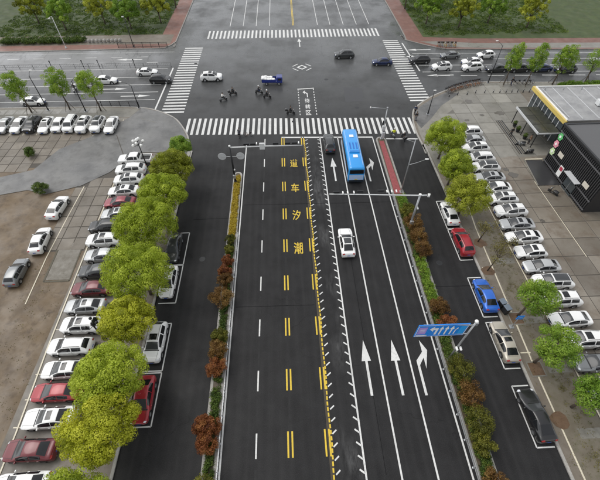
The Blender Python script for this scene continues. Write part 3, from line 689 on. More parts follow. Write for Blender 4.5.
hedge('dark green planting around the red shrubs at the bottom of the left median', -8.25, -7.5, 1, 10, .4, M_LFH, 375)
hedge('square green hedge behind the yellow-edged roof', 57.5, 70, 71.4, 73.0, 1.0, M_LFG, 368, .25, per=.5)
hedge('dark green hedge along the red far pavement at top left', -70, -49.5, 99.2, 101.5, 1.1, M_LFH, 369, .25, per=.4)
shrub('grey-green clump by the two white cars at left', -37.4, 43.9, .9, M_LFH, 371, Z0)
shrub('small dark shrub at the left edge of the driveway', -43.2, 53.2, .8, M_LFH, 372, Z0)
# thin grass and leaf litter on the strip between sidewalk and right lot
rg = np.random.default_rng(390); C = [(rg.uniform(26.6, 29.1), rg.uniform(4, 34), Z0 + .03) for _ in range(150)]
o = link('grass', leaf_cloud('grass', C, list(rg.uniform(.1, .35, 150)), 26, .09, 391, .25), M_LFDRY); o['kind'] = 'stuff'; o['label'] = 'thin dry grass on the strip by the right lot'; o['category'] = 'grass'

# ---------------------------------------------------------------- cars: a lofted body surface S(u, s), every panel cut from that surface
def pchip(ys, t):
    ys = np.asarray(ys, float); n = len(ys); d = np.diff(ys); m = np.zeros(n)
    for i in range(1, n - 1):
        if d[i - 1] * d[i] > 0: m[i] = 2 * d[i - 1] * d[i] / (d[i - 1] + d[i])
    m[0] = d[0]; m[-1] = d[-1]
    i = np.clip(np.floor(t).astype(int), 0, n - 2); f = t - i
    return ys[i] * (2 * f ** 3 - 3 * f ** 2 + 1) + m[i] * (f ** 3 - 2 * f ** 2 + f) + ys[i + 1] * (-2 * f ** 3 + 3 * f ** 2) + m[i + 1] * (f ** 3 - f ** 2)
# station: y, half width, sill, mid, belt z, belt half width, roof-edge z, roof-edge half width, top z
ST = {
 'sedan': dict(st=[(2.33, .50, .34, .48, .60, .48, .63, .38, .64), (2.25, .70, .27, .52, .67, .67, .71, .52, .72), (2.05, .83, .22, .55, .73, .79, .79, .60, .81), (1.6, .90, .20, .58, .81, .85, .88, .66, .91), (1.15, .91, .2, .6, .87, .86, .95, .68, .99),
     (.2, .91, .2, .6, .92, .86, 1.36, .58, 1.43), (-.4, .91, .2, .6, .94, .86, 1.42, .58, 1.48), (-1.0, .91, .2, .6, .96, .85, 1.36, .55, 1.42), (-1.85, .89, .2, .6, .98, .81, 1.06, .62, 1.09), (-2.15, .85, .22, .6, .95, .77, 1.01, .6, 1.04), (-2.3, .74, .28, .58, .86, .68, .9, .52, .92), (-2.35, .58, .34, .52, .68, .54, .7, .42, .71)],
     cowl=4, wt=5, rr=7, rb=8, wb=(1.42, -1.38)),
 'fastback': dict(st=[(2.4, .55, .34, .48, .56, .52, .58, .40, .59), (2.3, .78, .27, .52, .64, .74, .68, .55, .69), (2.02, .89, .22, .56, .70, .85, .77, .6, .8), (1.5, .93, .20, .58, .8, .87, .86, .64, .89), (.95, .93, .2, .6, .87, .87, .94, .66, .97),
     (.05, .93, .2, .6, .91, .86, 1.33, .60, 1.39), (-.55, .93, .2, .6, .93, .86, 1.40, .59, 1.45), (-1.0, .93, .2, .6, .95, .85, 1.36, .56, 1.41), (-2.0, .91, .2, .6, .98, .82, 1.04, .62, 1.06), (-2.25, .88, .22, .6, .95, .79, 1.0, .6, 1.02), (-2.38, .78, .28, .58, .84, .70, .87, .53, .89), (-2.42, .62, .34, .52, .68, .58, .7, .44, .71)],
     cowl=4, wt=5, rr=7, rb=8, wb=(1.45, -1.45)),
 'suv': dict(st=[(2.28, .55, .38, .58, .76, .53, .80, .44, .81), (2.2, .74, .3, .62, .86, .71, .91, .56, .92), (2.0, .86, .25, .66, .93, .82, .99, .62, 1.01), (1.6, .92, .24, .68, 1.0, .87, 1.06, .67, 1.09), (1.18, .93, .24, .7, 1.04, .88, 1.12, .69, 1.16),
     (.38, .93, .24, .7, 1.07, .88, 1.54, .60, 1.62), (-.4, .93, .24, .7, 1.09, .88, 1.62, .60, 1.68), (-1.5, .92, .24, .7, 1.13, .86, 1.54, .56, 1.60), (-2.05, .89, .26, .7, 1.12, .81, 1.18, .64, 1.19), (-2.18, .85, .28, .68, 1.0, .77, 1.04, .6, 1.05), (-2.26, .76, .32, .64, .86, .70, .89, .54, .9), (-2.3, .62, .36, .58, .72, .56, .74, .44, .75)],
     cowl=4, wt=5, rr=7, rb=8, wb=(1.4, -1.34)),
 'hatchback': dict(st=[(2.05, .55, .34, .5, .62, .52, .64, .40, .65), (1.98, .74, .27, .54, .7, .70, .74, .52, .75), (1.76, .84, .22, .58, .78, .80, .84, .58, .87), (1.4, .87, .20, .6, .86, .82, .92, .62, .95), (1.0, .87, .2, .6, .91, .82, .98, .64, 1.01),
     (.2, .87, .2, .6, .94, .82, 1.40, .60, 1.46), (-.5, .87, .2, .6, .96, .82, 1.47, .60, 1.52), (-1.35, .87, .2, .6, .99, .81, 1.40, .57, 1.45), (-1.82, .85, .22, .6, 1.0, .79, 1.07, .63, 1.08), (-1.95, .82, .24, .6, .92, .75, .96, .58, .97), (-2.02, .74, .28, .56, .8, .68, .83, .52, .84), (-2.05, .6, .34, .52, .66, .56, .68, .44, .69)],
     cowl=4, wt=5, rr=7, rb=8, wb=(1.28, -1.25)),
 'van': dict(st=[(2.3, .62, .38, .58, .74, .6, .78, .46, .79), (2.22, .82, .3, .62, .88, .78, .93, .6, .95), (2.05, .90, .25, .66, .96, .86, 1.02, .64, 1.04), (1.8, .92, .24, .68, 1.02, .87, 1.09, .68, 1.12), (1.55, .92, .24, .7, 1.06, .87, 1.14, .7, 1.17),
     (.85, .92, .24, .7, 1.1, .87, 1.64, .68, 1.71), (0, .92, .24, .7, 1.12, .87, 1.73, .69, 1.78), (-1.95, .92, .24, .7, 1.12, .87, 1.68, .68, 1.73), (-2.22, .91, .26, .7, 1.1, .85, 1.18, .72, 1.19), (-2.28, .88, .28, .68, 1.0, .8, 1.04, .62, 1.05), (-2.31, .8, .32, .64, .86, .74, .89, .56, .9), (-2.33, .66, .36, .58, .72, .6, .74, .46, .75)],
     cowl=4, wt=5, rr=7, rb=8, wb=(1.45, -1.4)),
 'pickup': dict(st=[(2.6, .62, .42, .62, .78, .6, .82, .46, .83), (2.5, .84, .34, .66, .92, .8, .97, .62, .99), (2.2, .92, .3, .7, 1.0, .88, 1.05, .66, 1.07), (1.7, .94, .3, .72, 1.05, .88, 1.1, .68, 1.12), (1.3, .94, .3, .74, 1.08, .88, 1.15, .7, 1.17),
     (.65, .94, .3, .74, 1.1, .88, 1.6, .66, 1.67), (.1, .94, .3, .74, 1.11, .88, 1.68, .66, 1.73), (-.62, .94, .3, .74, 1.12, .88, 1.64, .65, 1.69), (-.85, .94, .3, .74, 1.12, .87, 1.18, .74, 1.19), (-.9, .94, .3, .74, 1.08, .87, 1.09, .7, 1.1), (-.92, .93, .32, .7, .95, .85, .96, .6, .97), (-.93, .9, .34, .66, .8, .8, .82, .6, .83)],
     cowl=4, wt=5, rr=7, rb=8, wb=(1.65, -1.55)),
}
WHEEL_R = .325
def wheel_meshes(wd=.21, r=WHEEL_R):
    t = MB().lathe([(r * .62, -wd / 2), (r * .9, -wd / 2), (r, -wd * .36), (r, wd * .36), (r * .9, wd / 2), (r * .62, wd / 2), (r * .6, 0), (r * .62, -wd / 2)], n=20, axis='X').mesh('tyre', True)
    b = MB().lathe([(.02, wd * .36), (r * .16, wd * .38), (r * .2, wd * .3), (r * .5, wd * .26), (r * .56, wd * .44), (r * .62, wd * .44), (r * .63, wd * .3), (r * .6, -wd * .4), (.02, -wd * .4)], n=15, axis='X')
    for k in range(5):
        a = 2 * math.pi * k / 5; b.add([(wd * .42, -.035 * math.sin(a) + .05 * math.cos(a), .035 * math.cos(a) + .05 * math.sin(a)), (wd * .42, .035 * math.sin(a) + .05 * math.cos(a), -.035 * math.cos(a) + .05 * math.sin(a)), (wd * .42, r * .58 * math.cos(a + .08), r * .58 * math.sin(a + .08)), (wd * .42, r * .58 * math.cos(a - .08), r * .58 * math.sin(a - .08))][::-1], [(0, 1, 2, 3)])
    return t, b.mesh('rim', True)
TYRE, RIM = wheel_meshes()
def car_proto(kind):
    D = ST[kind]; st = np.array(D['st']); NS = len(st)
    def surf(u, s):
        u = np.asarray(u, float); s = np.asarray(s, float); a = np.abs(s)
        c = [pchip(st[:, k], u) for k in range(9)]
        y, hw, zs, zm, zb, hb, zr, hr, zt = c
        arch = np.zeros_like(y)
        for wy in D['wb']:
            dd = np.abs(y - wy); rr = WHEEL_R + .07; arch = np.maximum(arch, np.where(dd < rr, np.sqrt(np.maximum(rr * rr - dd * dd, 0)) + WHEEL_R, 0))
        zs2 = np.maximum(zs, arch); zm2 = np.maximum(zm, np.minimum(arch + .03, zb - .02))
        X = [np.zeros_like(y), hr * .55, hr, hb, hw, hw * .985, hw * .95]
        Zz = [zt, zt - (zt - zr) * .3, zr, zb, (zm2 * .55 + zb * .45), zm2, zs2]
        i = np.clip(np.floor(a).astype(int), 0, 5); f = a - i
        Xs = np.stack(X); Zs = np.stack(Zz); idx = np.arange(y.size).reshape(y.shape)
        def pick(A, k): return np.take_along_axis(A.reshape(7, -1), k.reshape(1, -1), 0).reshape(y.shape)
        def slope(A, k):
            k0 = np.clip(k - 1, 0, 6); k1 = np.clip(k + 1, 0, 6); d0 = pick(A, k) - pick(A, k0); d1 = pick(A, k1) - pick(A, k)
            m = np.where(d0 * d1 > 0, 2 * d0 * d1 / np.where(np.abs(d0 + d1) < 1e-9, 1, d0 + d1), 0)
            m = np.where((k == 0), 0 * d1 if A is Zs else d1, m); return np.where(k == 6, d0, m)
        def herm(A):
            p0, p1 = pick(A, i), pick(A, i + 1); m0, m1 = slope(A, i), slope(A, i + 1)
            return p0 * (2 * f ** 3 - 3 * f ** 2 + 1) + m0 * (f ** 3 - 2 * f ** 2 + f) + p1 * (-2 * f ** 3 + 3 * f ** 2) + m1 * (f ** 3 - f ** 2)
        return np.stack([np.sign(s) * herm(Xs), y, herm(Zs)], -1)
    def patch(u0, u1, s0, s1, nu=8, ns=6, off=.006, slant=0.):
        U, S = np.meshgrid(np.linspace(0, 1, nu), np.linspace(s0, s1, ns), indexing='ij')
        UU = u0 + (u1 - u0) * U
        P = surf(UU, S); e = .01
        du = surf(np.clip(UU + e, 0, NS - 1), S) - surf(np.clip(UU - e, 0, NS - 1), S); ds = surf(UU, S + e) - surf(UU, S - e)
        N = np.cross(ds, du); N /= np.linalg.norm(N, axis=-1)[..., None] + 1e-9
        C = np.array([0, 0, .7]); flip = np.sign(((P - C * np.array([1, 0, 1]) - np.stack([0 * P[..., 0], P[..., 1], 0 * P[..., 0]], -1)) * N).sum(-1)); N *= np.where(flip == 0, 1, flip)[..., None]
        P = P + N * off
        v = P.reshape(-1, 3); f = []
        for a in range(nu - 1):
            for c in range(ns - 1): f.append((a * ns + c, a * ns + c + 1, (a + 1) * ns + c + 1, (a + 1) * ns + c))
        m = me_from('panel', v, f, True)
        if sum((p.normal.dot(Vector(p.center) - Vector((0, p.center[1], .6)))) for p in m.polygons) < 0: m.flip_normals()
        return m
    parts = []
    # body shell
    ua = np.unique(np.concatenate([np.linspace(0, NS - 1, (NS - 1) * 4 + 1)] + [np.interp([wy - .4, wy - .3, wy - .2, wy - .1, wy, wy + .1, wy + .2, wy + .3, wy + .4], st[::-1, 0], np.arange(NS)[::-1]) for wy in D['wb']])); sa = np.linspace(-6, 6, 29)
    U, S = np.meshgrid(ua, sa, indexing='ij'); P = surf(U, S); nu, ns = U.shape; v = P.reshape(-1, 3).tolist(); f = []
    for a in range(nu - 1):
        for c in range(ns - 1): f.append((a * ns + c, a * ns + c + 1, (a + 1) * ns + c + 1, (a + 1) * ns + c))
    f.append(tuple(range(ns - 1, -1, -1))); f.append(tuple((nu - 1) * ns + k for k in range(ns)))
    m = me_from('body', v, f, True); bm = bmesh.new(); bm.from_mesh(m); bmesh.ops.recalc_face_normals(bm, faces=bm.faces); bm.to_mesh(m); bm.free()
    parts.append(('body', m, 'paint'))
    y0, y1 = st[-1, 0], st[0, 0]; hw = st[4, 1]
    parts.append(('underbody', MB().box((0, (y0 + y1) / 2, .36), (hw * 1.76, (y1 - y0) * .9, .5)).mesh('underbody'), 'black'))
    cw, wt, rr, rb = D['cowl'], D['wt'], D['rr'], D['rb']
    parts.append(('windscreen', patch(cw + .12, wt - .06, -1.9, 1.9, 6, 9), 'glassg'))
    parts.append(('rear_window', patch(rr + .12, rb - .12, -1.85, 1.85, 6, 9), 'glass'))
    mid = (wt + rr) / 2 + (.12 if kind != 'pickup' else .3)
    for s in (-1, 1):
        parts.append(('side_window', patch(cw + .42, mid - .05, s * 2.16, s * 2.9, 10, 4), 'glass'))
        parts.append(('side_window', patch(mid + .05, rr + (.45 if kind in ('sedan', 'fastback') else .02 if kind != 'pickup' else -.02), s * 2.16, s * 2.9, 10, 4), 'glass'))
        parts.append(('headlight', patch(.75, 1.75, s * 1.9, s * 3.25, 5, 5, .008), 'lampw'))
        if kind != 'pickup': parts.append(('tail_light', patch(NS - 2.75, NS - 1.75, s * 1.7, s * 3.4, 5, 5, .008), 'lampr'))
        parts.append(('door_seam', patch(cw + .55, cw + .57, s * 3., s * 5.2, 2, 6, .004), 'black'))
        parts.append(('door_seam', patch(mid - .012, mid + .012, s * 3., s * 5.4, 2, 6, .004), 'black'))
        mb = MB().bbox((s * (hw + .09), st[cw, 0] - .38, st[cw, 4] + .06), (.2, .13, .13), .03); parts.append(('wing_mirror', mb.mesh('wing_mirror', True), 'paint'))
        for yy in (st[wt, 0] - .45, st[wt, 0] - 1.3): parts.append(('door_handle', MB().box((s * (hw + .004), yy, st[cw, 4] - .12), (.03, .18, .03)).mesh('door_handle'), 'paint'))
    parts.append(('cowl_panel', patch(cw - .12, cw + .1, -2.3, 2.3, 3, 9, .004), 'black'))
    parts.append(('bonnet_seam', patch(1.3, cw - .14, -1.92, -1.84, 8, 2, .004), 'seam')); parts.append(('bonnet_seam', patch(1.3, cw - .14, 1.84, 1.92, 8, 2, .004), 'seam'))
    gb = MB().box((0, y1 - .015, (st[0, 3] + .04)), (.75, .06, .14)); parts.append(('grille', gb.mesh('grille'), 'black'))
    parts.append(('number_plate', MB().box((0, y1 + .012, st[0, 2] + .06), (.36, .03, .09)).mesh('number_plate'), 'plate'))
    if kind != 'pickup':
        parts.append(('number_plate', MB().box((0, y0 - .012, st[-1, 4] - .06), (.36, .03, .09)).mesh('number_plate'), 'plate'))
        if kind in ('sedan', 'fastback'): parts.append(('boot_seam', patch(rb + .06, rb + .1, -1.7, 1.7, 2, 9, .004), 'seam'))
    if kind in ('suv', 'van'):
        for s in (-1, 1):
            q = surf(np.linspace(wt + .15, rr - .1, 6), np.full(6, 1.75 * s)); rail = [tuple(p + np.array([0, 0, .05])) for p in q]
            parts.append(('roof_rail', MB().tube(rail, .022, 6).mesh('roof_rail', True), 'black'))
    sun = patch(wt + .2, wt + (1.05 if kind != 'van' else .6), -1.25, 1.25, 8, 7, .022); pano = patch(wt + .12, rr - .05, -1.5, 1.5, 10, 9, .022)
    if kind == 'pickup':
        hb = MB()
        for s in (-1, 1): hb.box((s * .86, -1.72, .86), (.14, 1.62, .46))
        hb.box((0, -2.55, .86), (1.84, .1, .46)); hb.box((0, -1.72, .58), (1.6, 1.62, .08)); hb.box((0, -2.66, .5), (1.5, .14, .16))
        parts.append(('load_bed', hb.mesh('load_bed'), 'paint')); parts.append(('bed_liner', MB().box((0, -1.72, .68), (1.56, 1.58, .08)).mesh('bed_liner'), 'black'))
        for s in (-1, 1): parts.append(('tail_light', MB().box((s * .86, -2.61, .86), (.14, .04, .3)).mesh('tail_light'), 'lampr'))
    wheels = [(s * (hw - .115), wy, WHEEL_R, s) for s in (-1, 1) for wy in D['wb']]
    return dict(parts=parts, wheels=wheels, sun=sun, pano=pano)
PROTO = {}
COLS = dict(white=((.84, .84, .825), 0), silver=((.50, .51, .51), .35), grey=((.22, .23, .235), .4), black=((.012, .012, .013), 0), red=((.34, .02, .03), .1), darkred=((.14, .012, .018), .1), maroon=((.25, .03, .045), .2), blue=((.02, .13, .55), .2), navy=((.012, .025, .09), .2), champagne=((.48, .44, .37), .35), charcoal=((.05, .053, .055), .3))
def car(kind, colr, x, y, deg, label, group=None, z=0., top=None, roof=None, name=None):
    if kind not in PROTO: PROTO[kind] = car_proto(kind)
    p = PROTO[kind]; paint = car_paint('paint_' + colr, *COLS[colr])
    mats = dict(paint=paint, glass=M_GLASS, glassg=M_GLASSG, black=M_BLACKPL, lampw=M_LAMPW, lampr=M_LAMPR, plate=M_PLATE, seam=M_BLACKPL)
    t = thing(name or {'sedan': 'sedan_car', 'fastback': 'sedan_car', 'suv': 'suv_car', 'hatchback': 'hatchback_car', 'van': 'minivan', 'pickup': 'pickup_truck'}[kind], label, {'pickup': 'pickup', 'van': 'minivan'}.get(kind, 'car'), (x, y, z), R(deg), group)
    t.scale = (random.uniform(.97, 1.03), random.uniform(.95, 1.04), random.uniform(.97, 1.05))
    for nm, m, role in p['parts']: link(nm, m, mats[role], t)
    for wx, wy, wz, s in p['wheels']:
        wh = link('wheel', None, None, t, (wx, wy, wz), (0, 0, 0 if s > 0 else math.pi))
        link('tyre', TYRE, M_TYRE, wh); link('rim', RIM, M_RIM, wh)
    if top == 'sun': link('sunroof', p['sun'], M_GLASS, t)
    if top == 'pano': link('panoramic_roof', p['pano'], M_GLASSG, t)
    return t
ZC = ZL + .012   # lot surface
# left parking row, noses to the left
G = 'cars parked side by side in the left lot'
rowL = [('pickup', 'white', -24.9, 50.7, None, 'white pickup truck with open black bed beside the globe lamp'), ('suv', 'white', -25.0, 48.1, None, 'white car directly below the pickup in the left row'), ('suv', 'white', -24.6, 45.5, 'sun', 'white car with sunroof, second below the pickup'), ('sedan', 'white', -24.8, 43.0, 'sun', 'white sedan just above the small red sedan, left row'),
    ('sedan', 'maroon', -24.7, 40.5, None, 'red sedan nearest the far end of the left row'), ('sedan', 'silver', -24.4, 38.1, 'sun', 'silver sedan just below the far red sedan'), ('suv', 'black', -25.2, 35.7, None, 'black car half under the wide tree in the left row'), ('suv', 'white', -24.8, 33.2, 'sun', 'white car between the black car and the silver-grey sedan, left row'),
    ('sedan', 'silver', -24.2, 30.6, None, 'silver-grey sedan above the black sedan with pale roof, left row'), ('sedan', 'charcoal', -24.2, 28.1, None, 'charcoal sedan just above the middle red sedan, left row'), ('sedan', 'darkred', -24.0, 25.5, None, 'dark red sedan in the middle of the left row'), ('sedan', 'silver', -24.0, 23.1, 'sun', 'silver-white sedan just below the middle red sedan'),
    ('suv', 'white', -23.6, 20.6, 'sun', 'white hatchback behind the leaning dark lamp post, left row'), ('suv', 'white', -23.9, 18.1, None, 'white car without sunroof just below the leaning dark lamp post'), ('sedan', 'white', -23.6, 15.6, 'sun', 'white sedan just above the lowest bright red sedan'), ('sedan', 'red', -23.6, 13.3, None, 'bright red sedan near the bottom of the left row'),
    ('fastback', 'white', -23.4, 10.9, 'sun', 'white sedan with dark sunroof at the bottom of the left row'), ('sedan', 'darkred', -24.0, 8.2, None, 'dark red car cut by the bottom left corner'), ('sedan', 'white', -23.6, 5.6, None, 'white sedan below the photo in the left row')]
for k, c, x, y, tp, lb in rowL: car(k, c, x, y, 90 + random.uniform(-2, 2), lb, G, ZC, tp)
# far-left row, noses towards us
G = 'cars in the far left row facing the courtyard'
rowF_ = [('suv', 'black', -46.2, 61.9, None, 'black car at the left end of the far row'), ('sedan', 'white', -43.7, 61.7, 'sun', 'first white car right of the black one, far row'), ('hatchback', 'white', -41.4, 61.6, None, 'second white car from the black one, far row'), ('van', 'white', -39.2, 61.6, None, 'tall white minivan in the far row'), ('suv', 'white', -36.8, 61.4, 'sun', 'white car right of the minivan, far row'), ('suv', 'white', -34.3, 61.4, 'pano', 'white car with black glass roof in the far row'), ('sedan', 'white', -31.8, 61.2, None, 'white car at the right end of the far row')]
for k, c, x, y, tp, lb in rowF_: car(k, c, x, y, 180 + random.uniform(-3, 3), lb, G, ZC, tp)
for i, x in enumerate((-48.7, -51.2, -53.7)): car('sedan', ('white', 'silver', 'white')[i], x, 62, 180, ('white', 'silver', 'white')[i] + ' sedan left of the photo in the far row, %s one' % ('nearest', 'middle', 'outermost')[i], G, ZC)
car('sedan', 'white', -33.5, 39.9, -4, 'white sedan standing alone in the courtyard by the driveway', None, ZC)
car('sedan', 'white', -33.4, 33.6, 4, 'white car at the left edge below the lone white sedan', None, ZC)
car('hatchback', 'grey', -34.2, 28.4, 2, 'grey car cut by the left edge of the courtyard', None, ZC)
# right lot
G = 'cars parked side by side in the right lot'
rowR = [('suv', 'white', 32.6, 55.9, None, 'white car at the far end of the right lot'), ('sedan', 'silver', 32.4, 53.5, None, 'silver sedan second from the far end of the right lot'), ('suv', 'white', 32.1, 51.1, 'sun', 'white car third from the far end of the right lot'), ('suv', 'white', 32.0, 48.5, None, 'white car fourth from the far end of the right lot'), ('suv', 'white', 32.0, 46.1, 'pano', 'white car with wide dark roof glass in the right lot'),
    ('sedan', 'silver', 31.7, 43.6, 'sun', 'silver-grey sedan just below the white car with wide roof glass'), ('sedan', 'white', 31.7, 41.1, None, 'white sedan just below the upper silver-grey sedan, right lot'), ('suv', 'white', 31.7, 38.7, 'sun', 'white car fourth above the lone silver car, right lot'), ('suv', 'white', 31.9, 36.2, 'sun', 'white car just above the pale silver sedan, right lot'), ('sedan', 'silver', 31.7, 33.6, 'sun', 'pale silver sedan in the middle of the right lot'),
    ('sedan', 'white', 31.6, 31.2, 'sun', 'white sedan just below the pale silver sedan, right lot'), ('hatchback', 'white', 31.4, 28.7, 'sun', 'small white hatchback in the right lot'), ('sedan', 'silver', 31.7, 26.3, None, 'silver-white sedan just above the young green tree, right lot'), ('suv', 'white', 32.0, 24.0, 'pano', 'white car with black glass roof behind the young green tree'), ('suv', 'white', 31.7, 21.5, 'sun', 'white car half behind the young green tree, right edge'), ('sedan', 'white', 31.5, 18.9, None, 'white car at the right edge below the young green tree'), ('suv', 'white', 31.6, 16.4, 'sun', 'white car right of the photo, lower right lot'), ('sedan', 'grey', 31.7, 13.8, None, 'grey sedan right of the photo, lower right lot'), ('sedan', 'white', 31.7, 11.2, None, 'white sedan right of the photo, lowest in the right lot')]
for k, c, x, y, tp, lb in rowR: car(k, c, x, y, 90 + random.uniform(-2, 2), lb, G, ZL + .045, tp)
# roadside bays
G = 'cars parked in kerbside bays'
for k, c, x, y, d, tp, lb in (('sedan', 'white', 23.15, 36.3, 0, None, 'white sedan in the kerbside bay under the round tree, right'), ('suv', 'red', 23.2, 30.9, 1, None, 'crimson hatchback in the right kerbside bay'), ('sedan', 'blue', 23.2, 22.6, 0, None, 'bright blue sedan in the right kerbside bay'), ('sedan', 'champagne', 23.1, 16.7, 0, 'sun', 'champagne-silver sedan in the right kerbside bay'), ('fastback', 'black', 23.1, 9.2, 2, None, 'glossy black sedan in the lowest right kerbside bay'),
    ('sedan', 'charcoal', -15.35, 31.6, 180, None, 'dark car mostly hidden under the trees, left kerbside bay'), ('sedan', 'white', -15.0, 26.2, 180, None, 'white sedan partly hidden by the big tree, left kerbside bay'), ('suv', 'white', -14.95, 18.3, 179, 'sun', 'white car with sunroof in the left kerbside bay'), ('sedan', 'red', -14.95, 12.3, 181, None, 'dark red car half under the pale tree, left kerbside bay')):
    car(k, c, x, y, d, lb, G, .005, tp)
# moving traffic
for k, c, x, y, d, tp, lb in (('fastback', 'white', 7.65, 31.6, 0, 'pano', 'white car with glass roof driving up the avenue'), ('suv', 'charcoal', 7.45, 53.9, 0, None, 'dark car waiting at the stop line beside the bus'), ('suv', 'white', -15.6, 79.2, -90, 'sun', 'white car crossing the left half of the junction'),
    ('suv', 'charcoal', 14.4, 88.8, 92, None, 'black car at the top of the junction'), ('sedan', 'navy', 22.6, 84.8, 88, None, 'dark blue car entering the junction near the right crosswalk'), ('suv', 'black', 31.4, 85.4, 93, None, 'black car on the right stop line'), ('suv', 'white', 35.4, 81.6, 93, 'sun', 'white car behind the right stop line, nearest lane'), ('sedan', 'grey', 39.2, 87.6, 93, None, 'grey car in the far lane of the right cross street'),
    ('suv', 'white', 42.2, 81.1, 92, None, 'lower of two white cars side by side, right cross street'), ('sedan', 'white', 43.2, 84.1, 92, None, 'upper of two white cars side by side, right cross street'), ('hatchback', 'white', 47.6, 87.3, 92, None, 'white car in the far lane behind the grey one, right cross street'), ('sedan', 'charcoal', 47.6, 80.5, 92, None, 'dark car behind the slim staked tree nearest the bicycles'), ('sedan', 'black', 52.6, 80.3, 92, None, 'black car between two slim staked trees'), ('sedan', 'navy', 57.6, 80.2, 92, None, 'navy car left of the fullest staked tree'), ('suv', 'charcoal', 62.6, 79.4, 92, None, 'dark car at the right edge behind the fullest staked tree'),
    ('sedan', 'white', -38.0, 78.8, -90, None, 'white sedan driving in the left cross street behind the staked tree'), ('sedan', 'white', -30.0, 82.2, -90, None, 'white sedan in the lane next to the railing, left cross street'), ('suv', 'black', -26.4, 78.6, -92, None, 'black car on the left stop line'), ('sedan', 'white', -49.8, 70.6, -90, None, 'white car cut by the left edge in the cross street'), ('suv', 'silver', 73, 83.6, 92, None, 'silver car right of the photo in the cross street')):
    car(k, c, x, y, d, lb, 'cars driving through the junction', .003, tp)

# ---------------------------------------------------------------- bus
M_BUS = car_paint('paint_bus_blue', (.02, .30, .74)); M_BUSD = simple('bus_dark_blue', (.012, .13, .48), .4); M_BUSP = simple('bus_pale_blue', (.42, .56, .80), .4)
bus = thing('city_bus', 'bright blue city bus waiting at the stop line', 'bus', (10.75, 49.3, 0), R(-.9))
LB, WB, HB = 10.6, 2.5, 3.05
b = MB(); rings = []
for y, wsc, zt in ((LB / 2, .9, HB - .22), (LB / 2 - .12, .97, HB - .08), (LB / 2 - .5, 1, HB), (-LB / 2 + .35, 1, HB), (-LB / 2 + .08, .98, HB - .06), (-LB / 2, .94, HB - .2)):
    h = WB / 2 * wsc; rings.append([(h * .97, y, .32), (h, y, .6), (h, y, 1.2), (h * .985, y, 2.3), (h * .95, y, zt - .22), (h * .86, y, zt - .05), (h * .6, y, zt), (-h * .6, y, zt), (-h * .86, y, zt - .05), (-h * .95, y, zt - .22), (-h * .985, y, 2.3), (-h, y, 1.2), (-h, y, .6), (-h * .97, y, .32)])
n = 14
b.add([p for r in rings for p in r], [(i * n + k, i * n + (k + 1) % n, (i + 1) * n + (k + 1) % n, (i + 1) * n + k) for i in range(5) for k in range(n)] + [tuple(range(n)), tuple(range(5 * n + n - 1, 5 * n - 1, -1))])
m = b.mesh('body', True); bm = bmesh.new(); bm.from_mesh(m); bmesh.ops.recalc_face_normals(bm, faces=bm.faces); bm.to_mesh(m); bm.free()
for p in m.polygons: p.use_smooth = len(p.vertices) == 4
link('body', m, M_BUS, bus)
for s in (-1, 1):
    for k in range(6): MB().box((s * (WB / 2 - .012), -4.1 + k * 1.62, 1.78), (.05, 1.5, .95)).obj('side_window', M_GLASS, bus)
    MB().box((s * (WB / 2 + .003), 0, .72), (.03, LB * .93, .5)).obj('side_skirt', M_BUSP if s > 0 else M_PALEMETAL, bus)
    for wy in (3.2, -2.6):
        wh = link('wheel', None, None, bus, (s * (WB / 2 - .14), wy, .47), (0, 0, 0 if s > 0 else math.pi), (1.35, 1.45, 1.45)); link('tyre', TYRE, M_TYRE, wh); link('rim', RIM, M_RIM, wh)
    MB().bbox((s * (WB / 2 + .2), LB / 2 + .05, 2.3), (.18, .1, .35)).obj('wing_mirror', M_BLACKPL, bus)
    MB().box((s * .98, -LB / 2 + .01, 1.0), (.16, .06, .45)).obj('tail_light', M_LAMPR, bus)
MB().box((0, LB / 2 - .03, 1.9), (2.2, .1, 1.3)).obj('windscreen', M_GLASS, bus)
MB().box((0, -LB / 2 + .012, 2.28), (2.15, .06, .75)).obj('rear_window', M_GLASS, bus)
MB().box((0, -LB / 2 + .004, 1.22), (2.2, .06, .95)).obj('rear_panel', M_BUSP, bus)
MB().box((0, -LB / 2 - .03, .55), (2.3, .1, .3)).obj('bumper', M_DARKMETAL, bus)
MB().box((0, -LB / 2 - .03, .85), (.45, .05, .15)).obj('number_plate', simple('plate_yellow', (.7, .5, .05), .4), bus)
ac = MB().bbox((0, -.15, HB + .1), (1.62, 2.9, .22), .05).obj('roof_unit', M_BUS, bus)
for k in range(3): MB().box((-.5 + k * .5, .05, HB + .215), (.22, 1.7, .03)).obj('vent', M_BUSD, ac)
MB().box((0, -1.35, HB + .215), (1.45, .22, .03)).obj('vent', M_BUSD, ac)
for y, w_ in ((3.0, .7), (-2.4, .75)): MB().bbox((.05, y, HB + .04), (w_, .7, .1), .03).obj('roof_hatch', M_WHITEPL, bus)
for s in (-1, 1): MB().box((s * .95, 0, HB - .02), (.05, LB * .86, .03)).obj('roof_rib', M_BUSP, bus)

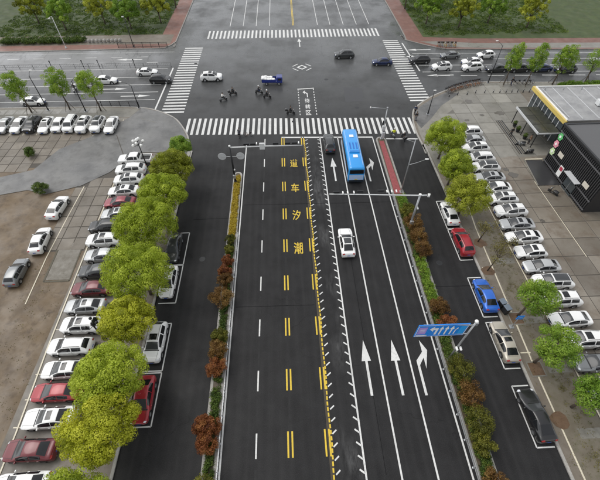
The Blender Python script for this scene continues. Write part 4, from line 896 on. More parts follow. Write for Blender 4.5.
# ---------------------------------------------------------------- small blue cargo truck with white sacks
trk = thing('cargo_truck', 'small dark blue cargo truck loaded with white sacks', 'truck', (-2.4, 76.9, 0), R(-91))
M_TB = car_paint('paint_truck_blue', (.015, .03, .2))
MB().bbox((0, 1.45, 1.0), (1.6, 1.25, 1.3), .12).obj('cab', M_TB, trk)
MB().box((0, 2.07, 1.25), (1.35, .06, .5)).obj('windscreen', M_GLASSG, trk)
for s in (-1, 1):
    MB().box((s * .79, 1.5, 1.25), (.06, .7, .42)).obj('side_window', M_GLASS, trk); MB().box((s * .55, 2.08, .72), (.25, .06, .16)).obj('headlight', M_LAMPW, trk)
    MB().box((s * .8, -.75, .95), (.06, 3.0, .5)).obj('side_board', M_TB, trk)
    for wy in (1.35, -1.3):
        wh = link('wheel', None, None, trk, (s * .7, wy, .33), (0, 0, 0 if s > 0 else math.pi)); link('tyre', TYRE, M_TYRE, wh); link('rim', RIM, M_RIM, wh)
MB().box((0, -.7, .66), (1.6, 3.1, .14)).obj('bed', M_TB, trk); MB().box((0, -2.25, .95), (1.6, .06, .5)).obj('tailboard', M_TB, trk); MB().box((0, -.1, .45), (.8, 4.2, .2)).obj('chassis', M_DARKMETAL, trk)
rg = np.random.default_rng(5)
for k in range(9):
    px, py, pz = (-.42 if k % 2 else .42), -2.0 + .55 * (k // 2), .95 + (.3 if k < 4 else .12) + .12 * rg.random()
    b = MB().bbox((0, 0, 0), (.75, .62, .42), .14); tag(b.obj('sack', M_WHITEPL, None, (-2.4 + py * 1.0, 76.9 - px, pz), (rg.uniform(-.15, .15), rg.uniform(-.15, .15), rg.uniform(-.3, .3)), True), 'white sack piled on the blue cargo truck', 'sack', 'sacks on the blue truck')

# ---------------------------------------------------------------- people and two-wheelers
def skin(name, joints, edges, sub=1):
    me = bpy.data.meshes.new(name); me.from_pydata([j[:3] for j in joints], edges, [])
    o = bpy.data.objects.new(name + '_tmp', me); COL.objects.link(o)
    md = o.modifiers.new('skin', 'SKIN'); md.use_smooth_shade = True
    if not me.skin_vertices: raise RuntimeError('no skin layer')
    for sv, j in zip(me.skin_vertices[0].data, joints): sv.radius = (j[3], j[4] if len(j) > 4 else j[3])
    me.skin_vertices[0].data[0].use_root = True
    s = o.modifiers.new('sub', 'SUBSURF'); s.levels = sub; s.render_levels = sub
    dg = bpy.context.evaluated_depsgraph_get(); r = bpy.data.meshes.new_from_object(o.evaluated_get(dg)); r.name = name
    bpy.data.objects.remove(o); r.materials.clear(); r.materials.append(None)
    return r
def person_meshes(pose):
    # facing +Y; joints as points
    if pose == 'ride':
        hip, chest, neck, head = (0, -.2, .86), (0, -.1, 1.2), (0, -.06, 1.4), (0, -.02, 1.58)
        sh, el, ha = (.2, -.08, 1.33), (.3, .12, 1.1), (.29, .4, 1.03); hp, kn, an, to = (.1, -.2, .82), (.17, .22, .74), (.15, .18, .33), (.16, .36, .28)
    elif pose == 'walk':
        hip, chest, neck, head = (0, 0, .93), (0, .02, 1.28), (0, .02, 1.47), (0, .04, 1.63)
        sh, el, ha = (.2, .02, 1.4), (.26, -.04, 1.12), (.25, .06, .88); hp, kn, an, to = (.1, 0, .88), (.11, .1, .5), (.11, -.02, .09), (.12, .15, .04)
    else:
        hip, chest, neck, head = (0, 0, .93), (0, .0, 1.28), (0, .0, 1.47), (0, .02, 1.63)
        sh, el, ha = (.2, 0, 1.4), (.25, -.02, 1.12), (.24, .08, .87); hp, kn, an, to = (.1, 0, .88), (.11, .02, .5), (.11, -.02, .09), (.12, .14, .04)
    mir = lambda p: (-p[0], p[1], p[2]); sw = (lambda p, d: (p[0], p[1] + d, p[2]))
    dl = .22 if pose == 'walk' else 0
    J = [hip + (.14, .11), chest + (.16, .11), neck + (.055,), head + (.085, .1), (head[0], head[1] + .01, head[2] + .13, .075)]; E = [(0, 1), (1, 2), (2, 3), (3, 4)]
    for s, f in ((1, lambda p: p), (-1, mir)):
        k = len(J); d = dl * s
        J += [f(sh) + (.06,), f(sw(el, -d * .5)) + (.045,), f(sw(ha, -d)) + (.035,)]; E += [(1, k), (k, k + 1), (k + 1, k + 2)]
        h = f(sw(ha, -d))
        for q in range(5):   # five fingers leave the palm
            fx = (q - 1.5) * .018 if q < 4 else -.035 * s; J.append((h[0] + fx * 1.1, h[1] + (.07 if q < 4 else .035), h[2] - (.05 if pose != 'ride' else .02) - .006 * abs(q - 1.5), .009)); E.append((k + 2, len(J) - 1))
        k = len(J)
        J += [f(hp) + (.085,), f(sw(kn, d * .6)) + (.06,), f(sw(an, d if d > 0 else d * 1.4)) + (.042,), f(sw(to, d if d > 0 else d * 1.4)) + (.04, .03)]; E += [(0, k), (k, k + 1), (k + 1, k + 2), (k + 2, k + 3)]
    body = skin('body', J, E)
    jk = [hip + (.19, .16), chest + (.215, .165), (neck[0], neck[1], neck[2] - .04, .085)]; je = [(0, 1), (1, 2)]
    tr = [(hip[0], hip[1], hip[2] + .02, .15, .125)]; te = []
    for s, f in ((1, lambda p: p), (-1, mir)):
        d = dl * s; k = len(jk); jk += [f(sh) + (.095,), f(sw(el, -d * .5)) + (.075,), tuple(.8 * a + .2 * c for a, c in zip(f(sw(ha, -d)), f(el))) + (.052,)]; je += [(1, k), (k, k + 1), (k + 1, k + 2)]
        k = len(tr); an_ = f(sw(an, d if d > 0 else d * 1.4)); tr += [f(hp) + (.12,), f(sw(kn, d * .6)) + (.095,), (an_[0], an_[1], an_[2] + .03, .065)]; te += [(0, k), (k, k + 1), (k + 1, k + 2)]
    hx = head
    hair = MB().lathe([(.002, .13), (.06, .12), (.1, .07), (.112, .0), (.1, -.05)], (hx[0], hx[1] - .015, hx[2] + .1), 12).mesh('hair', True)
    helm = MB().lathe([(.002, .17), (.08, .155), (.135, .09), (.15, .01), (.145, -.05), (.13, -.06)], (hx[0], hx[1] - .01, hx[2] + .09), 14).mesh('helmet', True)
    shoes = MB()
    for s, f in ((1, lambda p: p), (-1, mir)):
        d = dl * s; t_ = f(sw(to, d if d > 0 else d * 1.4)); shoes.bbox((t_[0], t_[1] - .07, max(t_[2] - .0, .05)), (.11, .28, .1), .03)
    face = MB()
    for s in (-1, 1): face.ball((hx[0] + s * .035, hx[1] + .098, hx[2] + .06), .013, 6)
    face.ball((hx[0], hx[1] + .112, hx[2] + .025), .017, 6); face.box((hx[0], hx[1] + .1, hx[2] - .015), (.05, .015, .012))
    return dict(body=body, jacket=skin('jacket', jk, je), trousers=skin('trousers', tr, te), hair=hair, helmet=helm, shoes=shoes.mesh('shoes', True), face=face.mesh('face', True))
PM = {p: person_meshes(p) for p in ('ride', 'walk', 'stand')}
def cloth(name, c): return simple('cloth_' + name, c, .85, vary=.2)
CL = dict(black=cloth('black', (.018, .018, .02)), white=cloth('white', (.7, .7, .68)), navy=cloth('navy', (.02, .03, .07)), grey=cloth('grey', (.16, .16, .17)), hivis=cloth('hivis', (.62, .68, .03)), brown=cloth('brown', (.12, .07, .04)), red=cloth('red', (.35, .03, .03)))
def person(pose, jacket, trousers, x, y, deg, label, z=0., helmet=None, group=None):
    m = PM[pose]; t = thing('person', label, 'person', (x, y, z), R(deg), group)
    bd = link('body', m['body'], M_SKIN, t); link('face', m['face'], M_HAIR, bd)
    link('jacket', m['jacket'], CL[jacket], t); link('trousers', m['trousers'], CL[trousers], t); link('shoes', m['shoes'], CL['black'], t)
    if helmet: link('helmet', m['helmet'], CL[helmet], t)
    else: link('hair', m['hair'], M_HAIR, t)
    return t
def ring(r, tk, n=16): return MB().lathe([(r + tk * math.cos(a), tk * math.sin(a)) for a in np.linspace(0, 2 * math.pi, 7)], n=n, axis='X')
SW = MB().lathe([(.09, -.05), (.2, -.06), (.235, -.03), (.235, .03), (.2, .06), (.09, .05), (.05, .03), (.05, -.03), (.09, -.05)], n=16, axis='X').mesh('wheel', True)
SB = MB(); SB.bbox((0, -.32, .58), (.44, .8, .36), .08); SB.bbox((0, .12, .32), (.3, .55, .1), .04); SB = SB.mesh('scooter_body', True)
SS = MB().bbox((0, -.35, .8), (.36, .72, .12), .04).mesh('seat', True)
SF = MB(); SF.add([(-.2, .42, .3), (.2, .42, .3), (.17, .5, .62), (-.17, .5, .62), (.12, .4, .98), (-.12, .4, .98), (-.2, .36, .3), (.2, .36, .3), (.17, .43, .62), (-.17, .43, .62), (.12, .34, .98), (-.12, .34, .98)], [(0, 1, 2, 3), (3, 2, 4, 5), (7, 6, 9, 8), (8, 9, 11, 10), (0, 3, 9, 6), (3, 5, 11, 9), (2, 1, 7, 8), (4, 2, 8, 10), (5, 4, 10, 11), (1, 0, 6, 7)]); SF = SF.mesh('leg_shield', True)
SH = MB(); SH.tube([(-.34, .3, 1.02), (-.12, .4, 1.0), (.12, .4, 1.0), (.34, .3, 1.02)], .02, 7); SH.tube([(0, .62, .25), (0, .4, 1.0)], .03, 7); SH = SH.mesh('handlebar', True)
SM = MB(); SM.ball((-.32, .36, 1.2), .055, 8, .8); SM.ball((.32, .36, 1.2), .055, 8, .8); SM.tube([(-.25, .36, 1.03), (-.32, .36, 1.18)], .008, 5); SM.tube([(.25, .36, 1.03), (.32, .36, 1.18)], .008, 5); SM = SM.mesh('mirror', True)
SL = MB().ball((0, .5, .9), .075, 10, .9).mesh('headlight', True); SG = MB().box((0, .68, .5), (.14, .36, .03)).mesh('mudguard'); SX = MB().bbox((0, -.85, .98), (.5, .44, .42), .05).mesh('top_box', True)
def scooter(colr, x, y, deg, label, box=False):
    t = thing('motor_scooter', label, 'scooter', (x, y, .003), R(deg), 'scooters crossing the junction'); pm = car_paint('paint_' + colr, *COLS[colr])
    for wy in (.62, -.6): link('wheel', SW, M_TYRE, t, (0, wy, .235))
    link('scooter_body', SB, pm, t); link('seat', SS, M_BLACKPL, t); link('leg_shield', SF, pm, t); link('handlebar', SH, M_DARKMETAL, t); link('mirror', SM, M_DARKMETAL, t); link('headlight', SL, M_LAMPW, t); link('mudguard', SG, pm, t)
    if box: link('top_box', SX, pm, t)
RD = 'riders on scooters'
for c, jk, tr, hm, x, y, d, lb, lr, bx in (
    ('grey', 'white', 'black', None, -12.3, 70.2, -60, 'grey scooter ridden by the person in white, left of the pair', 'rider in a white top on the left scooter of the left pair', False),
    ('black', 'black', 'black', None, -10.5, 72.4, -70, 'black scooter just right of the rider in white', 'rider all in black just right of the rider in white', True),
    ('black', 'black', 'navy', 'white', -5.2, 72.7, -95, 'black scooter left of the pair below the blue truck', 'black-clad rider in a white helmet below the tail of the blue truck', False),
    ('black', 'black', 'black', 'white', -3.5, 70.9, -95, 'black scooter right of the pair below the blue truck', 'rider in a white helmet lower right of the blue truck pair', False),
    ('black', 'black', 'black', None, 1.1, 64.6, -90, 'black scooter riding just above the near crosswalk', 'rider in black just above the near crosswalk', True),
    ('grey', 'hivis', 'navy', 'white', 19.2, 56.3, 15, 'grey scooter under the rider in the yellow vest', 'rider in a yellow high-visibility vest at the right stop line', False),
    ('black', 'black', 'black', 'white', 20.8, 55.3, 10, 'black scooter right of the yellow-vested rider', 'rider in black right of the yellow-vested rider', True),
    ('white', 'black', 'grey', 'white', -43.4, 75.3, -178, 'white motorcycle between the staked trees in the left cross street', 'rider on the white motorcycle in the left cross street', True)):
    scooter(c, x, y, d, lb, bx); person('ride', jk, tr, x, y, d, lr, 0.0, hm, RD)
# bicycles
BW = ring(.32, .022).mesh('wheel', True)
bf = MB(); bf.tube([(0, .3, .62), (0, -.05, .3), (0, -.5, .33)], .025, 6); bf.tube([(0, -.05, .3), (0, -.2, .78)], .025, 6); bf.tube([(0, .52, .33), (0, .3, .95)], .025, 6); bf.tube([(0, -.2, .62), (0, -.5, .33)], .018, 5); BF = bf.mesh('frame', True)
bh = MB(); bh.tube([(-.3, .18, 1.02), (-.1, .3, .97), (.1, .3, .97), (.3, .18, 1.02)], .018, 6); BH = bh.mesh('handlebar', True)
BS = MB().bbox((0, -.24, .83), (.17, .27, .07), .025).mesh('saddle', True); BK = MB().box((0, .52, .82), (.34, .26, .24), 0, 1.15).mesh('basket'); BG = MB().lathe([(.34, -.03), (.36, 0), (.34, .03)], (0, -.5, .33), 14, 'X').mesh('mudguard', True); BC = MB().box((.05, -.25, .31), (.02, .5, .08)).mesh('chain_guard')
def bicycle(x, y, deg, label, fm, group=None, z=Z0 + .01):
    t = thing('bicycle', label, 'bicycle', (x, y, z), R(deg), group)
    for wy in (.52, -.5): link('wheel', BW, M_TYRE, t, (0, wy, .34))
    link('frame', BF, fm, t); link('handlebar', BH, M_DARKMETAL, t); link('saddle', BS, M_BLACKPL, t); link('basket', BK, M_DARKMETAL, t); link('mudguard', BG, fm, t); link('chain_guard', BC, fm, t)
M_BIKE = [simple('bike_orange', (.35, .12, .03), .4), simple('bike_brown', (.16, .08, .05), .5), simple('bike_grey', (.25, .25, .26), .4), simple('bike_yellow', (.5, .33, .03), .4)]
rl = [(33.6, 71.0), (35.5, 72.3), (38.7, 73.7), (42.3, 74.7)]
k = 0
for i in range(3):
    (xa, ya), (xb, yb) = rl[i], rl[i + 1]; L = math.dist((xa, ya), (xb, yb)); n = int(L / .42)
    for j in range(n):
        t = j / n; a = math.degrees(math.atan2(yb - ya, xb - xa))
        bicycle(xa + (xb - xa) * t, ya + (yb - ya) * t, a + random.uniform(-14, 14), 'shared bicycle parked in the long row at the right corner', M_BIKE[k % 2 if k % 5 else 2], 'bicycles in the long row at the right corner'); k += 1
for i in range(9): bicycle(38.0 + i * .55, 93.6 - .03 * i, random.uniform(-25, 25), 'bicycle in the dark cluster on the far right pavement', M_BIKE[i % 4], 'bicycles on the far right pavement')
for i in range(4): bicycle(49.2 + i * 1.1, 74.0, random.uniform(60, 120), 'bicycle standing between the slim staked trees', M_BIKE[2], 'bicycles between the slim staked trees')
bicycle(-8.3, 57.6, 180, 'bicycle ridden along the near crosswalk, left of centre', M_BIKE[2], None, .003); person('ride', 'grey', 'navy', -8.3, 57.6, 180, 'cyclist in grey at the lower edge of the near crosswalk', 0)
bicycle(-6.7, 57.6, -90, 'dark bicycle pushed at the lower edge of the crosswalk', M_BIKE[1], None, .003)
person('walk', 'black', 'navy', 48.0, 73.6, 20, 'pedestrian in black under the slim staked trees', Z0)
person('walk', 'black', 'black', 40.2, 55.4, 200, 'pedestrian in black on the dark granite bands of the plaza', ZL + .04)
person('stand', 'brown', 'black', 42.4, 53.0, 90, 'person in brown beside the dark canopy', ZL + .04)
person('walk', 'navy', 'black', 24.9, 63.5, 190, 'pedestrian in dark clothes at the right street corner', Z0)
person('stand', 'black', 'grey', 24.5, 61.2, 180, 'second pedestrian in dark clothes at the right street corner', Z0)
scooter('black', 40.4, 40.2, 30, 'dark scooter parked beside the black shopfront')
scooter('black', 41.2, 50.2, 100, 'black scooter parked under the dark canopy'); scooter('grey', 40.8, 52.6, 80, 'grey scooter parked under the dark canopy corner')

# ---------------------------------------------------------------- poles, signals, lamps, signs
def pole_thing(name, label, cat, x, y, h, r0, r1, z0=.16, mat=None, group=None):
    t = thing(name, label, cat, (x, y, z0), 0, group)
    MB().tube([(0, 0, 0), (0, 0, h)], r0, 12, r1).obj('pole', mat or M_STEEL, t, smooth=True)
    MB().bbox((0, 0, .03), (.5, .5, .06), .015).obj('base_plate', M_STEEL, t)
    MB().lathe([(r0 * 1.5, .05), (r0 * 1.5, .35), (r0, .45)], n=12).obj('base_sleeve', mat or M_STEEL, t, smooth=True)
    return t
def signal(parent, c, face=-1, n=3, horiz=True):
    """signal head: a housing with lenses"""
    d = (.8, .2, .3) if horiz else (.32, .2, .95)
    h = MB().bbox(c, d, .03).obj('signal_head', M_DARKMETAL, parent)
    for i, m in enumerate((simple('lens_red', (.2, .02, .02), .2), simple('lens_amber', (.25, .14, .02), .2), simple('lens_green', (.02, .2, .12), .2))[:n]):
        o = (i - 1) * .25; cc = (c[0] + (o if horiz else 0), c[1] + face * .1, c[2] + (0 if horiz else -o))
        MB().lathe([(.001, face * .02), (.11, face * .02), (.12, 0)], cc, 10, 'Y').obj('lens', m, h)
    return h
def camera_box(parent, c):
    o = MB().bbox(c, (.16, .42, .16), .03).obj('camera', M_WHITEPL, parent); MB().tube([(c[0], c[1], c[2] - .02), (c[0], c[1], c[2] - .3)], .025, 6).obj('bracket', M_STEEL, o)
# left gantry
t = pole_thing('signal_gantry', 'long signal arm over the left lanes on the gold-bed median', 'traffic light', -8.1, 44.8, 6.75, .17, .1, mat=M_DARKMETAL)
MB().tube([(0, 0, 6.6), (5, -.1, 6.75), (10.4, -.2, 6.8)], .1, 10, .06).obj('arm', M_PALEMETAL, t, smooth=True)
MB().ball((0, 0, 6.85), .17, 10).obj('cap', M_WHITEPL, t, smooth=True)
MB().bbox((4.65, -.1, 6.75), (.75, .25, 1.05), .04).obj('sign_box', M_PALEMETAL, t)
for x in (2.4, 3.35, 6.6, 8.3, 9.3): signal(t, (x, .05, 7.05), 1)
camera_box(t, (3.9, 0, 7.2)); camera_box(t, (9.9, 0, 7.15))
MB().tube([(-1.5, .05, 5.0), (1.5, .05, 5.0)], .04, 8).obj('cross_arm', M_STEEL, t)
for s in (-1, 1): MB().lathe([(.001, -.02), (.6, -.02), (.61, 0), (.6, .02), (.001, .02)], (s * 1.35, .1, 5.0), 24, 'Y').obj('round_sign', M_GREYPLATE, t)
MB().ball((.12, 0, 2.6), .16, 10).obj('lamp', M_WHITEPL, t, smooth=True)
MB().bbox((0, -.2, 1.4), (.4, .25, .6), .03).obj('control_box', M_STEEL, t)
# right gantry
t = pole_thing('signal_gantry', 'long signal arm spanning the right lanes beside the bronze shrubs', 'traffic light', 16.75, 33.9, 6.4, .17, .12)
MB().tube([(.9, 0, 6.35), (0, 0, 6.35), (-6, .3, 6.45), (-11.5, .6, 6.5)], .1, 10, .06).obj('arm', M_PALEMETAL, t, smooth=True)
MB().ball((0, 0, 6.5), .2, 10, .7).obj('cap', M_WHITEPL, t, smooth=True)
for x in (-9.8, -9.2, -8.4, -4.2, -3.6, -3.0): camera_box(t, (x, .5, 6.78))
for x in (-10.6, -7.6, -5.0): signal(t, (x, .6, 6.8), 1)
camera_box(t, (1.1, 0, 6.4)); camera_box(t, (.2, -.1, 4.2))
MB().bbox((1.15, 0, 6.32), (.28, .18, .5), .03).obj('white_unit', M_WHITEPL, t)
MB().bbox((0, -.22, 1.5), (.45, .28, .7), .03).obj('control_box', M_STEEL, t)
# tall lamp at end of red bed
t = pole_thing('street_lamp', 'tall slim grey pole with side lamp at the end of the red bed', 'street lamp', 17.4, 41.6, 9.3, .11, .06)
MB().tube([(0, 0, 5.1), (1.3, .3, 5.25), (2.7, .9, 5.3)], .045, 7, .03).obj('arm', M_STEEL, t, smooth=True)
MB().bbox((2.85, .95, 5.3), (.55, .24, .12), .04).obj('lamp_head', M_WHITEPL, t, smooth=True)
MB().bbox((0, 0, 9.35), (.2, .2, .16), .03).obj('cap', M_STEEL, t)
MB().tube([(0, 0, 8.9), (-1.2, .2, 9.3)], .04, 7, .03).obj('upper_arm', M_STEEL, t, smooth=True)
# junction signal at the nose of the right median
t = pole_thing('traffic_light', 'signal pole with short arm at the nose of the red-bed median', 'traffic light', 17.0, 55.6, 5.9, .11, .08)
MB().tube([(0, 0, 5.8), (-2.7, .3, 5.9)], .05, 8, .035).obj('arm', M_STEEL, t, smooth=True)
MB().ball((-2.75, .3, 5.92), .13, 8).obj('lamp', M_WHITEPL, t, smooth=True); MB().bbox((0, 0, 5.95), (.25, .25, .2), .03).obj('cap', M_STEEL, t)
signal(t, (-.05, .3, 2.9), 1, 3, False); MB().bbox((0, -.12, 2.2), (.6, .3, .9), .04).obj('sign_box', M_PALEMETAL, t); MB().bbox((.1, -.2, .9), (.5, .4, 1.0), .04).obj('control_box', M_GREYPLATE, t)
# blue road sign
t = pole_thing('road_sign', 'large blue lane-direction sign on an arm over the right lanes', 'road sign', 16.6, 15.2, 8.2, .12, .08)
for z in (5.9, 7.6): MB().tube([(0, 0, z), (-4.6, .2, z)], .06, 8).obj('arm', M_STEEL, t)
bd = MB().bbox((-2.75, .05, 6.75), (4.75, .08, 2.3), .02).obj('panel', M_BLUE, t)
yb = 0.004
def sgn(pts, mat, nm):  # flat print on the face turned to the traffic
    MB().add([(x - 2.75, yb, z + 6.75) for x, z in pts], [tuple(range(len(pts)))]).obj(nm, mat, bd)
M_SW = simple('sign_white', (.85, .86, .87), .4); M_SP = simple('sign_pink', (.42, .3, .72), .4); M_SL = simple('sign_light_blue', (.03, .36, .85), .4)
for q in ([(-2.32, 1.08), (2.32, 1.08), (2.32, 1.02), (-2.32, 1.02)], [(-2.32, -1.02), (2.32, -1.02), (2.32, -1.08), (-2.32, -1.08)], [(-2.32, -1.02), (-2.26, -1.02), (-2.26, 1.02), (-2.32, 1.02)], [(2.26, -1.02), (2.32, -1.02), (2.32, 1.02), (2.26, 1.02)]): sgn(q, M_SW, 'border')
sgn([(-2.2, -.6), (-1.42, -.6), (-1.42, .75), (-2.2, .75)], M_SP, 'pink_panel')
yb = -.002
for x0, x1, z in ((-2.05, -1.57, .2), (-2.05, -1.57, -.15)): sgn([(x0, z), (x1, z), (x1, z + .12), (x0, z + .12)], M_SW, 'bar')
sgn([(-2.2, -.98), (-1.2, -.98), (-1.2, -.78), (-2.2, -.78)], M_SW, 'bar')
for x in (-1.34, 1.52): sgn([(x, -.95), (x + .04, -.95), (x + .04, .95), (x, .95)], M_SL, 'divider')
sgn([(-1.2, .35), (-.8, .85), (-.8, .52), (-.38, .52), (-.38, -.75), (-.58, -.75), (-.58, .2), (-.8, .2), (-.8, -.15)], M_SW, 'left_arrow')
for x in (-.08, .42, .92):
    sgn([(x - .075, -.8), (x + .075, -.8), (x + .075, .25), (x - .075, .25)], M_SW, 'arrow_stem'); sgn([(x - .21, .25), (x + .21, .25), (x, .88)], M_SW, 'arrow_head')
sgn([(1.24, -.75), (1.34, -.75), (1.34, .1), (1.24, .1)], M_SW, 'arrow_stem'); sgn([(1.24, .1), (1.34, .05), (1.5, .35), (1.42, .55)], M_SW, 'arrow_head')
sgn([(1.64, -.8), (2.2, -.8), (2.2, .8), (1.64, .8)], M_SL, 'side_panel')
MB().ball((0, 0, 8.3), .18, 10).obj('cap', M_WHITEPL, t, smooth=True); MB().bbox((.25, .1, 7.6), (.3, .2, .5), .03).obj('bracket_box', M_STEEL, t)
for s in (-1, 1): MB().bbox((s * .2, -.25, 3.1), (.2, .42, .24), .05).obj('speaker', M_WHITEPL, t)
# globe lamps
def globe_lamp(x, y, h, label, white=True, n=8, lean=(0, 0)):
    t = thing('globe_lamp', label, 'street lamp', (x, y, ZC)); t.rotation_euler = (lean[0], lean[1], 0)
    MB().tube([(0, 0, 0), (0, 0, h)], .11, 10, .06).obj('pole', M_DARKMETAL, t, smooth=True); MB().lathe([(.24, 0), (.24, .3), (.13, .5)], n=12).obj('base', M_DARKMETAL, t, smooth=True)
    for k in range(n):
        a = 2 * math.pi * k / n; r, z = (.85, h - .35) if k % 2 else (.62, h + .05)
        if k == 0 and n > 4: r, z = 0, h + .3
        ar = MB().tube([(0, 0, h - .6), (r * .7 * math.cos(a), r * .7 * math.sin(a), h - .65), (r * math.cos(a), r * math.sin(a), z - .15)], .03, 6).obj('arm', M_DARKMETAL, t, smooth=True)
        MB().ball((r * math.cos(a), r * math.sin(a), z), .23 if white else .17, 12).obj('globe', M_GLOBE if white else M_DARKMETAL, ar, smooth=True)
globe_lamp(-22.9, 49.5, 4.9, 'black lamp post with a cluster of white globes by the pickup')
globe_lamp(-20.9, 19.2, 3.6, 'dark lamp post leaning across the white hatchback in the left row', False, 3)
# slim poles along the left cross street and elsewhere
def lamp_pole(x, y, h, label, z0=Z0, ax=1.6, ay=.4, mat=None, group=None):
    t = pole_thing('street_lamp', label, 'street lamp', x, y, h, .1, .06, z0, mat or M_DARKMETAL, group)
    MB().tube([(0, 0, h - .1), (ax * .5, ay * .5, h + .2), (ax, ay, h + .25)], .04, 6, .03).obj('arm', mat or M_DARKMETAL, t, smooth=True)
    MB().bbox((ax * 1.12, ay * 1.12, h + .25), (.5, .22, .1), .03).obj('lamp_head', M_WHITEPL, t)
lamp_pole(-46.0, 67.9, 6.8, 'dark lamp pole left of the staked tree at the left edge', ay=1.5, ax=-.3)
lamp_pole(-38.6, 67.2, 6.0, 'dark lamp pole between the two staked trees, left cross street', ax=.5, ay=1.2)
lamp_pole(-28.6, 68.0, 4.6, 'dark signal pole at the near left street corner', ax=-1.9, ay=.8)
lamp_pole(43.6, 74.9, 7.6, 'tall dark pole beside the long row of bicycles', ax=-.5, ay=1.5)
lamp_pole(-36.6, 96.6, 7, 'dark lamp pole at the end of the far left black railing', ax=.3, ay=-1.5)
lamp_pole(-53, 96.8, 7, 'pale lamp pole on the red far left pavement', ax=.3, ay=-1.8, mat=M_PALEMETAL)
lamp_pole(27.4, 63.2, 4.2, 'dark pole near the pedestrians at the right corner', ax=.3, ay=.6)
# small blue parking sign, litter bins
t = pole_thing('parking_sign', 'small blue sign panel on a pole beside the silver car', 'sign', 24.9, 18.6, 2.4, .04, .04, Z0)
MB().bbox((0, -.05, 2.2), (.75, .05, .75), .01).obj('panel', M_BLUE, t); MB().box((0, -.083, 2.2), (.5, .01, .06)).obj('bar', M_SW, t)
t = thing('litter_bin', 'dark double litter bin on the sidewalk behind the blue car', 'litter bin', (24.75, 20.9, Z0), R(15))
for s in (-1, 1):
    MB().bbox((0, s * .42, .52), (.62, .7, .95), .05).obj('bin', M_DARKMETAL, t); MB().bbox((0, s * .42, 1.06), (.7, .76, .1), .03).obj('lid', simple('bin_lid', (.14, .17, .21), .4), t)
MB().box((0, 0, .05), (.5, 1.6, .08)).obj('foot', M_DARKMETAL, t)
# bollards on the plaza
for x in (33.5, 35.4, 37.4, 39.3, 41.2, 43.0, 44.4, 45.7, 46.9, 48.1, 49.3, 50.6):
    t = thing('bollard', 'short dark bollard in the row across the plaza', 'bollard', (x, 70.6 - .5 * (x < 38) - .6 * (x < 35), Z0 + .012), 0, 'bollards across the plaza')
    MB().lathe([(.13, 0), (.12, .05), (.09, .1), (.09, .65), (.001, .72)], n=10).obj('post', M_DARKMETAL, t, smooth=True); MB().lathe([(.094, 0), (.094, .07)], (0, 0, .5), 10).obj('band', M_WHITEPL, t)

# ---------------------------------------------------------------- fences
def fence(label, p0, p1, h, mat, post=2.0, rails=(.35, .75), bal=0., z0=0., name='railing', r=.03):
    d = Vector((p1[0] - p0[0], p1[1] - p0[1])); L = d.length; a = math.atan2(d.y, d.x)
    t = thing(name, label, 'fence', (p0[0], p0[1], z0), a)
    n = max(1, round(L / post)); pm = MB(); pm.bbox((0, 0, h / 2), (.09, .09, h), .012); pm.lathe([(.11, 0), (.11, .03), (.05, .05)], n=8); pm = pm.mesh('post')
    for k in range(n + 1): link('post', pm, mat, t, (L * k / n, 0, 0))
    for z in rails: MB().box((L / 2, 0, z * h), (L, .05, .06)).obj('rail', mat, t)
    if bal:
        b = MB()
        for k in range(int(L / bal)): b.box(((k + .5) * bal, 0, h * (rails[0] + rails[-1]) / 2), (.025, .025, h * (rails[-1] - rails[0])))
        o = b.obj('balusters', mat, t); o['kind'] = 'stuff'
fence('pale low railing along the right median beside the shrubs', (15.8, 41), (15.8, -6), .75, M_STEEL, 2.2, (.45, .95), .3, .003)
fence('low railing along the left median beside the avenue', (-7.08, 34), (-7.08, -6), .6, M_STEEL, 2.4, (.45, .95), .3, .003)
fence('black iron railing on the pavement at the near left corner', (-36.2, 69.3), (-28.7, 68.6), 1.1, M_DARKMETAL, 1.9, (.15, .95), .16, .003)
fence('black iron railing along the far left pavement', (-40.2, 96.4), (-28.3, 96.2), 1.2, M_DARKMETAL, 1.9, (.12, .95), .16, Z0)
fence('grey railing dividing the left cross street', (-75, 86.4), (-25.6, 86.0), .9, simple('weathered_railing', (.22, .22, .22), .5, .3), 3.0, (.3, .95), .4, .003)
# light poles on that railing's line
for i, x in enumerate((-52, -45, -41.5, -33.6)): 
    t = thing('marker_post', 'dark marker post %s, left cross street' % ('at the left edge', 'left of the staked tree', 'between the staked trees', 'near the white sedan by the railing')[i], 'post', (x, 85.7, .003), 0, 'marker posts along the dividing railing')
    MB().tube([(0, 0, 0), (0, 0, 1.7)], .07, 8).obj('post', M_DARKMETAL, t); MB().bbox((0, 0, 1.75), (.24, .1, .3), .02).obj('head', M_DARKMETAL, t)
# stone balls / low wall at far top-left
for k in range(9):
    t = thing('stone_ball', 'pale stone ball in the row on the far left pavement', 'stone ball', (-48.2 + .95 * k, 99.6, Z0), 0, 'stone balls on the far left pavement')
    MB().ball((0, 0, .5), .42, 14).obj('ball', M_KERB, t, smooth=True); MB().lathe([(.36, 0), (.3, .12), (.2, .16)], n=12).obj('foot', M_KERB, t)

